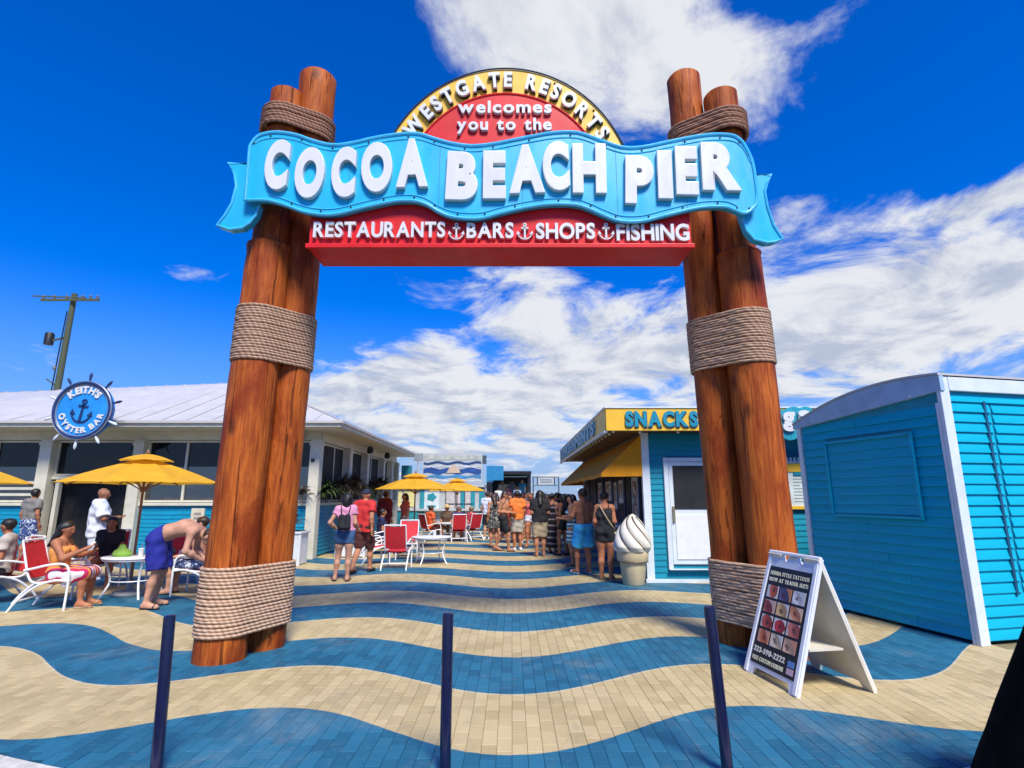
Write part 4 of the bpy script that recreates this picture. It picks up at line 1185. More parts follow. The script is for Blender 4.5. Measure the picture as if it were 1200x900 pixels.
# ------------------------------------------------------------------ folding tattoo sign
WP = mat('sign_plastic', (.72, .74, .76), .4, var=.06, vs=6, stain=.2, stain_col=(.45, .44, .38))
WPI = mat('sign_plastic_back', (.66, .62, .50), .55, var=.1, vs=4, stain=.25, stain_col=(.4, .36, .25))
fs_ = thing('folding_sign', 'white plastic folding pavement sign with twelve tattoo photos on black', 'sign', (2.25, 5.22, 0), R(-80.8))
HS, LEAN = 1.07, .37          # height, half spread
def lean_mat(front=True):
    a = math.atan2(LEAN, HS)
    # panel local: x width, z up along the panel, y outward (front = -y)
    if front: return Matrix.Rotation(-a, 4, 'X')
    return Matrix.Translation((0, 2 * LEAN, 0)) @ Matrix.Rotation(math.pi, 4, 'Z') @ Matrix.Rotation(-a, 4, 'X')
PL = math.hypot(HS, LEAN)
for front in (True, False):
    Mx = lean_mat(front)
    out = [(-.375, 0), (-.27, 0), (-.24, .07), (.24, .07), (.27, 0), (.375, 0), (.35, PL), (.16, PL), (.14, PL - .07), (.10, PL - .085), (.06, PL - .02), (-.05, PL - .02), (-.10, PL - .085), (-.14, PL - .07), (-.16, PL), (-.35, PL)]
    pn = MB().prism(out, 0, .03, Mx).build('front_panel' if front else 'back_panel', WP if front else WPI, fs_)
    for sx in (-1, 1):
        MB().prism([(sx * .365, .01), (sx * .325, .01), (sx * .305, PL - .01), (sx * .342, PL - .01)], -.014, -.001, Mx).build('side_rib', WP, pn)
    if front:
        po = MB().prism([(-.31, .105), (.31, .105), (.293, PL - .135), (-.293, PL - .135)], -.006, -.001, Mx).build('poster', mat('poster_black', (.012, .011, .014), .4), pn)
        PW, PH0, PH1 = .17, .285, PL - .30
        rows = 4; ph = (PH1 - PH0) / rows
        pal = [((.50, .10, .04), (.62, .28, .15)), ((.10, .08, .16), (.52, .20, .08)), ((.62, .60, .60), (.42, .05, .04)), ((.28, .05, .04), (.55, .35, .28)), ((.62, .38, .16), (.45, .20, .10)), ((.56, .20, .09), (.66, .45, .3)),
               ((.40, .06, .04), (.6, .42, .36)), ((.45, .03, .04), (.62, .58, .56)), ((.50, .14, .10), (.60, .4, .35)), ((.45, .12, .05), (.58, .28, .18)), ((.62, .5, .34), (.35, .06, .05)), ((.66, .42, .28), (.55, .25, .15))]
        for r_ in range(rows):
            for c_ in range(3):
                x0 = -.265 + c_ * .185; z0 = PH0 + (rows - 1 - r_) * ph
                a_, b_ = pal[r_ * 3 + c_]
                pm = photo_print('tattoo_photo_%d' % (r_ * 3 + c_), b_ if (r_ + c_) % 2 else (.55, .54, .52), a_, (.05, .015, .015), random.uniform(.30, .5), random.uniform(.5, .9), random.uniform(-.7, .7))
                MB().prism([(x0, z0 + .012), (x0 + .16, z0 + .012), (x0 + .16, z0 + ph - .012), (x0, z0 + ph - .012)], -.0095, -.0062, Mx).build('photo', pm, po)
        ink = mat('poster_cream', (.72, .70, .48), .5)
        line_of_text('HENNA STYLE TATTOOS', 0, PL - .215, .036, -.0085, -.0062, ink, po, width=.54, off=.03, gap=.1, M=Mx, anchor='C', one=True, name='headline')
        line_of_text("NOW AT TRADER SUE'S", 0, PL - .275, .036, -.0085, -.0062, ink, po, width=.54, off=.03, gap=.1, M=Mx, anchor='C', one=True, name='headline')
        line_of_text('323-590-2222', -.285, .205, .048, -.0085, -.0062, mat('poster_ivory', (.75, .72, .62), .5), po, width=.44, off=.035, gap=.1, M=Mx, one=True, name='phone_line')
        line_of_text('FREE CUSTOM DESIGNS', -.285, .135, .036, -.0085, -.0062, ink, po, width=.44, off=.03, gap=.1, M=Mx, one=True, name='foot_line')
        MB().prism([(.20, .195), (.285, .195), (.284, .245), (.20, .245)], -.009, -.0062, Mx).build('card_mark', mat('card_blue', (.12, .25, .5), .4), po)
        MB().prism([(.20, .135), (.286, .135), (.285, .185), (.20, .185)], -.009, -.0062, Mx).build('card_mark', mat('card_pink', (.6, .4, .45), .4), po)
MB().tube([(-.35, LEAN, HS + .0), (.35, LEAN, HS + .0)], .018, 8).build('hinge', WP, fs_)
MB().box(-.3, .3, LEAN - .16, LEAN + .16, .32, .335).build('spreader', WPI, fs_)

# ------------------------------------------------------------------ black cover in the corner
bc = MB(); NN = 40
for i, (r_, z) in enumerate(((.66, 0), (.62, .1), (.52, .35), (.42, .6), (.32, .85), (.22, 1.10), (.12, 1.33), (.04, 1.42))):
    for k in range(NN):
        a = 2 * math.pi * k / NN; f = 1 + (.05 * math.sin(5 * a + z * 3) + .025 * math.sin(11 * a)) * (1.1 - z)
        bc.v.append((r_ * f * math.cos(a), r_ * f * math.sin(a), z - .1))
for i in range(7):
    for k in range(NN): bc.f.append((i * NN + k, i * NN + (k + 1) % NN, (i + 1) * NN + (k + 1) % NN, (i + 1) * NN + k))
bc.f.append(tuple(7 * NN + k for k in range(NN)))
o = bc.build('draped_cover', mat('black_tarp', (.004, .004, .005), .9, var=.3, spec=.05), None, True, loc=(2.97, 3.0, 0))
tag(o, 'black draped cover standing in the lower right corner by the kerb', 'cover')

# ------------------------------------------------------------------ soft-serve cone statue
CUP = mat('cone_beige', (.58, .47, .27), .5, var=.12, vs=6, stain=.2, stain_col=(.35, .27, .15)); SW_ = mat('swirl_cream', (.70, .66, .54), .45, var=.08, vs=5); BRN = mat('drizzle', (.10, .06, .03), .5)
ic = thing('ice_cream_statue', 'giant beige soft-serve ice cream cone statue by the snack bar corner', 'statue', (2.27, 10.72, 0))
cup = MB().lathe([(.19, 0), (.20, .015), (.245, .40), (.275, .415), (.285, .43), (.30, .62), (.29, .64), (.26, .645)], 32).build('cup', CUP, ic, True)
MB().tube([(.281 * math.cos(R(a)), .281 * math.sin(R(a)), .415) for a in range(0, 360, 10)], .008, 6, closed=True).build('groove', BRN, cup, True)
# swirl: one mesh, radius over height with leaning ridges
sw = MB(); NA, NZ = 72, 56
def swr(t, a):
    base = .365 * (1 - t ** 1.9) ** .75 * (1 if t > .12 else .86 + t * 1.17)
    ridge = abs(math.sin((a * 3.5 + t * 7.0)))
    return max(.004, base * (.86 + .16 * ridge ** .6))
for j in range(NZ + 1):
    t = j / NZ
    for k in range(NA):
        a = 2 * math.pi * k / NA
        r_ = swr(t, a); dx_ = .03 * t * t
        sw.v.append((r_ * math.cos(a) + dx_, r_ * math.sin(a), .60 + .68 * t))
for j in range(NZ):
    for k in range(NA): sw.f.append((j * NA + k, j * NA + (k + 1) % NA, (j + 1) * NA + (k + 1) % NA, (j + 1) * NA + k))
swo = sw.build('swirl', SW_, ic, True)
for q in range(7):
    pts = []
    for j in range(44):
        t = .06 + .86 * j / 43; a = (math.pi * q - t * 7.0) / 3.5
        for _ in (0,):
            r_ = swr(t, a) + .006
            pts.append((r_ * math.cos(a) + .03 * t * t, r_ * math.sin(a), .60 + .68 * t))
    MB().tube(pts, .019, 6).build('drizzle', BRN, swo, True)

# ------------------------------------------------------------------ sling chairs
def arc3(pts, n=6):
    out = []; N = len(pts)
    for i in range(N - 1):
        p = [Vector(pts[min(max(i + k, 0), N - 1)]) for k in (-1, 0, 1, 2)]
        for j in range(n):
            t = j / n
            out.append(.5 * (2 * p[1] + (p[2] - p[0]) * t + (2 * p[0] - 5 * p[1] + 4 * p[2] - p[3]) * t * t + (3 * p[1] - p[0] - 3 * p[2] + p[3]) * t ** 3))
    out.append(Vector(pts[-1]))
    return out
def make_chair():
    c = thing('patio_chair', 'x', 'chair', group='white framed patio chairs with red slings')
    for s in (-1, 1):
        MB().tube(arc3([(s * .27, .27, .0), (s * .27, .275, .35), (s * .27, .255, .56), (s * .27, .18, .635), (s * .27, .0, .63), (s * .27, -.2, .585), (s * .262, -.32, .56)]), .0165, 8).build('arm_leg', WHITE_P, c, True)
        MB().tube(arc3([(s * .27, .26, .40), (s * .272, .08, .41), (s * .275, -.14, .33), (s * .28, -.33, .16), (s * .28, -.44, 0)]), .0165, 8).build('rear_leg', WHITE_P, c, True)
        MB().tube(arc3([(s * .245, .27, .425), (s * .245, .0, .39), (s * .245, -.17, .385), (s * .245, -.26, .47), (s * .243, -.34, .72), (s * .24, -.41, .97)]), .0155, 8).build('sling_rail', WHITE_P, c, True)
    MB().tube([(-.27, .27, .40), (.27, .27, .40)], .014, 8).build('crossbar', WHITE_P, c, True)
    MB().tube([(-.28, -.35, .14), (.28, -.35, .14)], .013, 8).build('crossbar', WHITE_P, c, True)
    MB().tube([(-.24, -.41, .97), (.24, -.41, .97)], .0155, 8).build('top_bar', WHITE_P, c, True)
    m = MB(); prof = arc3([(0, .26, .425), (0, .0, .375), (0, -.15, .375), (0, -.20, .40)], 4)
    def sling(prof, name):
        m = MB(); n = 6
        for p in prof:
            for k in range(n + 1):
                f = k / n; sag = .018 * math.sin(math.pi * f)
                m.v.append((-.237 + .474 * f, p.y, p.z - sag))
        for i in range(len(prof) - 1):
            for k in range(n): m.f.append((i * 7 + k, i * 7 + k + 1, (i + 1) * 7 + k + 1, (i + 1) * 7 + k))
        nv = len(m.v)
        m.v += [(v[0], v[1] - .006, v[2] - .006) for v in m.v]
        m.f += [tuple(i + nv for i in f[::-1]) for f in m.f]
        return m.build(name, RED_C, c, True, recalc=False)
    sling(prof, 'seat'); sling(arc3([(0, -.235, .46), (0, -.33, .715), (0, -.405, .955)], 4), 'backrest')
    return c
chair0 = make_chair()
CH = [(-6.75, 8.55, -80, 'red sling chair holding the woman with the striped towel on her lap'),
      (-7.35, 9.25, -60, 'white framed red chair standing empty just behind the towel woman'),
      (-7.95, 8.9, 150, 'red sling chair at the far left with its back to the towel woman'),
      (-6.35, 10.65, 180, 'red sling chair on the far side of the umbrella table'),
      (-7.45, 10.5, 205, 'red sling chair beside the bald man in white'),
      (-5.35, 9.75, 95, 'patio chair under the seated bather half hidden by the left posts'),
      (-2.62, 13.05, 0, 'empty red chair turned its back to the viewer on the striped paving'),
      (-3.35, 13.9, -55, 'empty red armchair just left of the back-turned red chair'),
      (-2.75, 14.95, 185, 'red chair behind the small white table, facing the viewer'),
      (-3.75, 16.3, -70, 'red chair holding the person in dark blue beside the bar planter'),
      (-1.95, 20.6, 10, 'far red chair holding the visitor in purple, back to the viewer'),
      (-1.55, 21.3, 40, 'far red chair at the right edge of the second umbrella table'),
      (-3.0, 20.8, -50, 'far chair holding the visitor in an orange shirt'),
      (-2.55, 22.0, 175, 'farthest chair holding the visitor in the straw hat')]
for i, (x, y, r_, lab) in enumerate(CH): place(chair0, i > 0, lab, (x, y, 0), R(r_))

# ------------------------------------------------------------------ tables
def make_table():
    t = thing('patio_table', 'x', 'table', group='small round white patio tables')
    MB().lathe([(.02, .615), (.47, .615), (.49, .622), (.49, .636), (.48, .642), (.02, .642)], 36).build('table_top', WHITE_P, t, True)
    MB().tube([(.46 * math.cos(R(a)), .46 * math.sin(R(a)), .60) for a in range(0, 360, 10)], .014, 8, closed=True).build('apron_ring', WHITE_P, t, True)
    for k in range(4):
        a = R(45 + 90 * k); c_, s_ = math.cos(a), math.sin(a)
        MB().tube(arc3([(c_ * .44, s_ * .44, .61), (c_ * .36, s_ * .36, .42), (c_ * .33, s_ * .33, .25), (c_ * .40, s_ * .40, .09), (c_ * .46, s_ * .46, 0)]), .017, 8).build('leg', WHITE_P, t, True)
    MB().tube([(.335 * math.cos(R(a)), .335 * math.sin(R(a)), .27) for a in range(0, 360, 15)], .010, 6, closed=True).build('brace_ring', WHITE_P, t, True)
    return t
tab0 = make_table()
TB = [(-6.22, 9.45, 'round white table under the nearest yellow umbrella'), (-1.98, 13.95, 'round white table in the middle, right of the empty red chairs'),
      (-9.2, 9.7, 'white table at the left picture edge under the cut-off umbrella'), (-2.3, 21.2, 'far white table with seated visitors under the second umbrella')]
for i, (x, y, lab) in enumerate(TB): place(tab0, i > 0, lab, (x, y, 0), R(20 * i))

# ------------------------------------------------------------------ umbrellas
POLE_M = mat('umbrella_pole', (.22, .10, .05), .5, var=.2)
def make_umbrella():
    u = thing('patio_umbrella', 'x', 'umbrella', group='yellow patio umbrellas')
    RR, ZE, ZA = 1.26, 1.82, 2.26
    def gores(R0, z0, R1, z1, name, sag, scal):
        m = MB(); nu, nv = 8, 6; m_f = []
        for k in range(8):
            a0, a1 = R(45 * k), R(45 * (k + 1))
            st = len(m.v)
            for j in range(nv + 1):
                f = j / nv; r_ = R0 + (R1 - R0) * f; z = z0 + (z1 - z0) * f - sag * math.sin(math.pi * f)
                for i in range(nu + 1):
                    g = i / nu
                    p0 = Vector((math.cos(a0), math.sin(a0), 0)); p1 = Vector((math.cos(a1), math.sin(a1), 0))
                    q = p0.lerp(p1, g) * r_; dip = math.sin(math.pi * g)
                    m.v.append((q.x * (1 - scal * dip * f), q.y * (1 - scal * dip * f), z - .03 * dip * f * (1 - f) * 4 + .012 * dip * f))
            for j in range(nv):
                for i in range(nu):
                    b = st + j * (nu + 1) + i
                    m.f.append((b, b + 1, b + nu + 2, b + nu + 1))
        return m.build(name, UMB, u, True, recalc=False)
    cn = gores(.16, ZA - .04, RR, ZE, 'canopy', -.02, .03)
    vn = gores(.0, ZA + .075, .44, ZA - .055, 'vent', -.02, .03); vn.parent = cn
    MB().lathe([(.012, 0), (.03, .02), (.022, .06), (.004, .09)], 10).build('finial', POLE_M, u, True, loc=(0, 0, ZA + .065))
    MB().tube([(0, 0, .03), (0, 0, ZA + .07)], .021, 12).build('pole', POLE_M, u, True)
    for k in range(8):
        a = R(45 * k)
        rb = MB().bar((math.cos(a) * .05, math.sin(a) * .05, ZA - .03), (math.cos(a) * (RR - .02), math.sin(a) * (RR - .02), ZE - .012), .018).build('rib', POLE_M, u)
        MB().bar((math.cos(a) * .04, math.sin(a) * .04, 1.72), (math.cos(a) * .62, math.sin(a) * .62, 2.03), .014).build('strut', POLE_M, rb)
    MB().lathe([(.045, 0), (.045, .09)], 12).build('runner', POLE_M, u, True, loc=(0, 0, 1.68))
    MB().lathe([(.24, 0), (.25, .02), (.24, .06), (.06, .08), (.035, .2)], 24).build('base', mat('umbrella_base', (.3, .3, .28), .7), u, True)
    return u
um0 = make_umbrella()
UB = [(-6.38, 9.62, .12, 'yellow patio umbrella nearest the left posts over the bathers'), (-9.75, 9.55, .3, 'yellow patio umbrella cut off by the left picture edge'),
      (-3.06, 17.6, .2, 'nearer of the two yellow umbrellas in the distance'), (-2.25, 22.8, .5, 'farther of the two yellow umbrellas, in front of the mural kiosk')]
for i, (x, y, r_, lab) in enumerate(UB): place(um0, i > 0, lab, (x, y, 0), r_)

# ------------------------------------------------------------------ planters and plants
LEAF_R = mat('dracaena_leaf', (.070, .022, .022), .5, var=.6, vs=9, hue=(.10, .07, .03)); LEAF_G = mat('palm_leaf', (.05, .085, .02), .5, var=.5, vs=9); STEM = mat('stem_brown', (.16, .11, .06), .8)
def leaves(n, L, w, spread, up, material, parent, z0=0., name='crown', droop=.5):
    m = MB()
    for i in range(n):
        a = random.uniform(0, 2 * math.pi); e = random.uniform(.15, 1.35); l = L * random.uniform(.6, 1.15)
        d = Vector((math.cos(a) * math.cos(e), math.sin(a) * math.cos(e), math.sin(e)))
        side = Vector((-math.sin(a), math.cos(a), 0)); b = Vector((random.uniform(-.04, .04) * spread, random.uniform(-.04, .04) * spread, z0 + random.uniform(0, up)))
        st = len(m.v)
        for j, f in enumerate((0, .3, .65, 1.0)):
            p = b + d * l * f - Vector((0, 0, droop * l * f * f)); ww = w * (.6, 1, .75, .05)[j]
            m.v += [tuple(p - side * ww), tuple(p + side * ww)]
        for j in range(3): m.f.append((st + 2 * j, st + 2 * j + 1, st + 2 * j + 3, st + 2 * j + 2))
    o = m.build(name, material, parent, recalc=False); o['kind'] = 'stuff'
    return o
def plant(x, y, z, h, n, L, w, material, label, stems=1):
    t = thing('dracaena_plant', label, 'plant', (x, y, z), random.uniform(0, 6), 'dark spiky plants around the oyster bar')
    for s in range(stems):
        ox, oy = random.uniform(-.12, .12) * (stems > 1), random.uniform(-.12, .12) * (stems > 1); hh = h * random.uniform(.7, 1)
        MB().tube([(ox * .3, oy * .3, 0), (ox, oy, hh * .6), (ox * 1.4, oy * 1.4, hh)], [.028, .022, .016], 7).build('stem', STEM, t, True)
        c = leaves(n, L, w, 1, .18, material, t, hh); c.location = (ox * 1.4, oy * 1.4, 0)
    return t
WBX = mat('planter_white', (.66, .68, .66), .5, var=.08, stain=.25, stain_col=(.4, .4, .36))
def planter(x, y, w, d, h, label):
    t = thing('planter_box', label, 'planter', (x, y, 0), 0, 'white planter boxes by the oyster bar')
    MB().box(-w / 2, w / 2, -d / 2, d / 2, .02, h - .05).build('box', WBX, t)
    for sx in (-1, 1):
        MB().box(sx * w / 2 - .03, sx * w / 2 + .03, -d / 2 - .02, -d / 2 + .04, 0, h - .051).build('corner_post', WBX, t)
    n = int(w / .12)
    for i in range(n): MB().box(-w / 2 + .035 + i * (w - .07) / n, -w / 2 + .03 + (i + 1) * (w - .07) / n - .004, -d / 2 - .012, -d / 2 - .001, .03, h - .055).build('slat', WBX, t)
    MB().box(-w / 2 - .04, w / 2 + .04, -d / 2 - .04, d / 2 + .04, h - .05, h, bev=.008).build('rim', WBX, t)
    MB().box(-w / 2 + .03, w / 2 - .03, -d / 2 + .03, d / 2 - .03, h + .001, h + .012).build('soil', mat('soil', (.03, .022, .015), .9), t)
planter(-5.35, 13.75, .60, .55, .78, 'white planter box with a dark plant right behind the left posts')
planter(-4.35, 15.55, .75, .55, .74, 'low white planter box beside the woman with the backpack')
plant(-5.35, 13.75, .78, .18, 60, .42, .022, LEAF_R, 'dark red spiky plant in the white planter behind the left posts')
plant(-4.30, 15.5, .74, .12, 34, .34, .02, LEAF_G, 'small green spiky plant in the low white planter')
for i, (y, lab) in enumerate(((15.5, 'dark spiky plant nearest the corner column on the bar sill'), (16.6, 'bushy dark red plant on the bar sill between first and second side columns'), (17.6, 'dark plant on the bar sill by the second side column'),
                              (18.9, 'tall drooping dark plant on the bar sill past the second side column'), (20.2, 'dark spiky plant on the bar sill near the third side column'), (21.6, 'farthest dark plant on the bar sill'))):
    plant(-5.14, y, 1.44, .2 + .14 * (i % 3), 85, .80, .030, LEAF_R if i % 3 else LEAF_G, lab, stems=2)
plant(-6.6, 14.7, 1.44, .16, 44, .42, .022, LEAF_R, 'dark plant on the front bar sill beside the corner column')
plant(-5.55, 14.72, 1.44, .2, 40, .4, .022, LEAF_R, 'dark plant in front of the corner column of the bar')

# small notice boards and clutter
nb = thing('notice_board', 'narrow cream notice board leaning on the bar wall left of the posts', 'sign', (-8.25, 14.72, .0))
MB().box(-.17, .17, 0, .04, .45, 1.3).build('board', mat('notice_cream', (.62, .56, .38), .6), nb)
for i in range(6): MB().box(-.09, .09, -.006, -.001, .58 + i * .11, .64 + i * .11).build('print_line', mat('notice_ink', (.3, .24, .2), .6), nb)
for sx in (-.14, .14): MB().bar((sx, .03, 0), (sx, .03, .45), .04).build('leg', TIMB, nb)
nb = thing('menu_easel', 'white framed green menu easel at the left picture edge', 'sign', (-8.72, 9.05, 0), R(20))
MB().box(-.3, .3, 0, .035, .3, 1.15).build('frame', WHITE_P, nb); MB().box(-.25, .25, -.006, -.001, .36, 1.09).build('menu_sheet', blotch_cloth('easel_print', [(.1, .35, .08), (.6, .5, .1), (.3, .45, .1), (.65, .6, .4)], 5, .5), nb)
for sx in (-.25, .25): MB().bar((sx, .02, 0), (sx, .02, .3), .035).build('leg', WHITE_P, nb)
bag = MB()
for i, (r_, z) in enumerate(((.10, 0), (.12, .04), (.10, .09), (.05, .13), (.03, .19))):
    for k in range(16):
        a = 2 * math.pi * k / 16; bag.v.append((r_ * 1.3 * math.cos(a) * (1 + .08 * math.sin(3 * a)), r_ * .8 * math.sin(a), z))
for i in range(4):
    for k in range(16): bag.f.append((i * 16 + k, i * 16 + (k + 1) % 16, (i + 1) * 16 + (k + 1) % 16, (i + 1) * 16 + k))
bag.f += [tuple(range(16))[::-1], tuple(64 + k for k in range(16))]
tag(bag.build('beach_bag', mat('lime_cloth', (.22, .42, .06), .8), None, True, loc=(-6.38, 9.30, .643)), 'lime green cloth bag on the table under the nearest umbrella', 'bag')
bag2 = bag.build('beach_bag', mat('black_nylon', (.012, .012, .014), .6), None, True, loc=(-5.85, 9.62, .643)); tag(bag2, 'black beach bag on the table behind the bending man', 'bag')
cup_m = mat('cup_white', (.7, .72, .7), .4)
for x, y, lab in ((-6.0, 9.2, 'white drink cup near the front edge of the umbrella table'), (-1.9, 13.85, 'white drink cup on the middle table')):
    c = thing('drink_cup', lab, 'cup', (x, y, .643)); MB().lathe([(.03, 0), (.042, .12), (.044, .125)], 14).build('cup', cup_m, c, True); MB().lathe([(.046, .126), (.046, .134), (.03, .14)], 14).build('lid', cup_m, c, True); MB().tube([(0, 0, .13), (.015, 0, .21)], .004, 6).build('straw', RED_C, c)
# ------------------------------------------------------------------ people: tapered limbs blended into one skin by a distance field
def surface(D, org, h):
    """naive surface nets"""
    ins = D < 0
    nx, ny, nz = D.shape
    c = np.zeros((nx - 1, ny - 1, nz - 1), np.int8)
    for i in (0, 1):
        for j in (0, 1):
            for k in (0, 1): c += ins[i:nx - 1 + i, j:ny - 1 + j, k:nz - 1 + k]
    act = (c > 0) & (c < 8)
    idx = np.full(act.shape, -1, np.int64); cells = np.argwhere(act); idx[act] = np.arange(len(cells))
    acc = np.zeros((len(cells), 3)); cnt = np.zeros(len(cells))
    corners = [(i, j, k) for i in (0, 1) for j in (0, 1) for k in (0, 1)]
    val = {q: D[cells[:, 0] + q[0], cells[:, 1] + q[1], cells[:, 2] + q[2]] for q in corners}
    for a in corners:
        for ax in range(3):
            if a[ax] == 0:
                b = list(a); b[ax] = 1; b = tuple(b)
                va, vb = val[a], val[b]; m = (va < 0) != (vb < 0)
                t = va[m] / (va[m] - vb[m])
                p = np.tile(np.array(a, float), (m.sum(), 1)); p[:, ax] += t
                acc[m] += p; cnt[m] += 1
    V = (cells + acc / cnt[:, None]) * h + org
    Fq = []
    for ax in range(3):
        sl0 = [slice(None)] * 3; sl1 = [slice(None)] * 3
        sl0[ax] = slice(0, -1); sl1[ax] = slice(1, None)
        e = np.argwhere(ins[tuple(sl0)] != ins[tuple(sl1)])
        u, v = [(1, 2), (2, 0), (0, 1)][ax]
        ok = (e[:, u] > 0) & (e[:, v] > 0) & (e[:, u] < D.shape[u] - 1) & (e[:, v] < D.shape[v] - 1)
        e = e[ok]
        flip = ~ins[e[:, 0], e[:, 1], e[:, 2]]
        q = []
        for du, dv in ((-1, -1), (0, -1), (0, 0), (-1, 0)):
            cc = e.copy(); cc[:, u] += du; cc[:, v] += dv
            q.append(idx[cc[:, 0], cc[:, 1], cc[:, 2]])
        q = np.stack(q, 1); q[flip] = q[flip][:, ::-1]
        Fq.append(q)
    return V, np.concatenate(Fq)
def field(prims, h, k=.035, clips=(), wrinkle=0., subs=(), pad=.03):
    """prims: (a, ra, b, rb[, flat]) tapered capsules"""
    pts = np.array([q for p in prims for q in (p[0], p[2])]); rs = max(max(p[1], p[3]) for p in prims)
    lo = pts.min(0) - rs - pad; hi = pts.max(0) + rs + pad
    n = np.ceil((hi - lo) / h).astype(int) + 1
    D = np.full(n, .25)
    ax = [lo[i] + h * np.arange(n[i]) for i in range(3)]
    for p in prims:
        a, ra, b, rb = np.array(p[0], float), p[1], np.array(p[2], float), p[3]; flat = len(p) > 4 and p[4]
        m = max(ra, rb) + k + 2 * h + .02
        l = np.maximum(((np.minimum(a, b) - m - lo) / h).astype(int), 0); u = np.minimum(((np.maximum(a, b) + m - lo) / h).astype(int) + 2, n)
        X, Y, Z = np.meshgrid(ax[0][l[0]:u[0]], ax[1][l[1]:u[1]], ax[2][l[2]:u[2]], indexing='ij')
        P = np.stack((X, Y, Z), -1) - a; ba = b - a; L2 = max(1e-9, ba @ ba)
        t = np.clip((P @ ba) / L2, 0, 1)
        d = np.linalg.norm(P - t[..., None] * ba, axis=-1) - (ra + (rb - ra) * t)
        if flat: d = np.maximum(d, ((P - ba) @ ba) / math.sqrt(L2))
        S = D[l[0]:u[0], l[1]:u[1], l[2]:u[2]]
        hh = np.maximum(k - np.abs(S - d), 0) / k
        D[l[0]:u[0], l[1]:u[1], l[2]:u[2]] = np.minimum(S, d) - hh * hh * k * .25
    X, Y, Z = np.meshgrid(*ax, indexing='ij')
    if wrinkle: D += wrinkle * (np.sin(X * 31 + Z * 17) + np.sin(Y * 37 - Z * 23 + X * 9) + np.sin(Z * 41 + X * 13)) / 2
    for (pt, nrm) in clips:
        D = np.maximum(D, (X - pt[0]) * nrm[0] + (Y - pt[1]) * nrm[1] + (Z - pt[2]) * nrm[2])
    for (c, r_) in subs:
        D = np.maximum(D, r_ - np.sqrt((X - c[0]) ** 2 + (Y - c[1]) ** 2 + (Z - c[2]) ** 2))
    D[0] = D[-1] = .1; D[:, 0] = D[:, -1] = .1; D[:, :, 0] = D[:, :, -1] = .1
    return surface(D, lo, h)
def np_mesh(name, V, Q, material):
    me = bpy.data.meshes.new(name)
    me.from_pydata(V.tolist(), [], Q.tolist() if hasattr(Q, 'tolist') else Q)
    me.polygons.foreach_set('use_smooth', [True] * len(me.polygons)); me.materials.append(material)
    return me

SKIN = [mat('skin_%d' % i, c, .62, var=.2, vs=9, bump=.12, bs=50, spec=.25) for i, c in enumerate(((.52, .27, .17), (.46, .20, .105), (.40, .155, .075), (.30, .13, .07), (.16, .07, .04), (.58, .33, .23)))]
HAIR = [mat('hair_%d' % i, c, .5, var=.4, vs=30, stretch=(1, 1, .2), bump=.4, bs=90) for i, c in enumerate(((.010, .008, .007), (.035, .018, .010), (.10, .05, .02), (.28, .18, .08), (.22, .20, .18)))]
EYEM = mat('eye_dark', (.02, .015, .012), .2); LIP = mat('lip', (.30, .09, .07), .5)
def cloth(name, c, rough=.85, **k): return mat('cloth_' + name, c, rough, var=.15, vs=7, bump=.2, bs=60, **k)

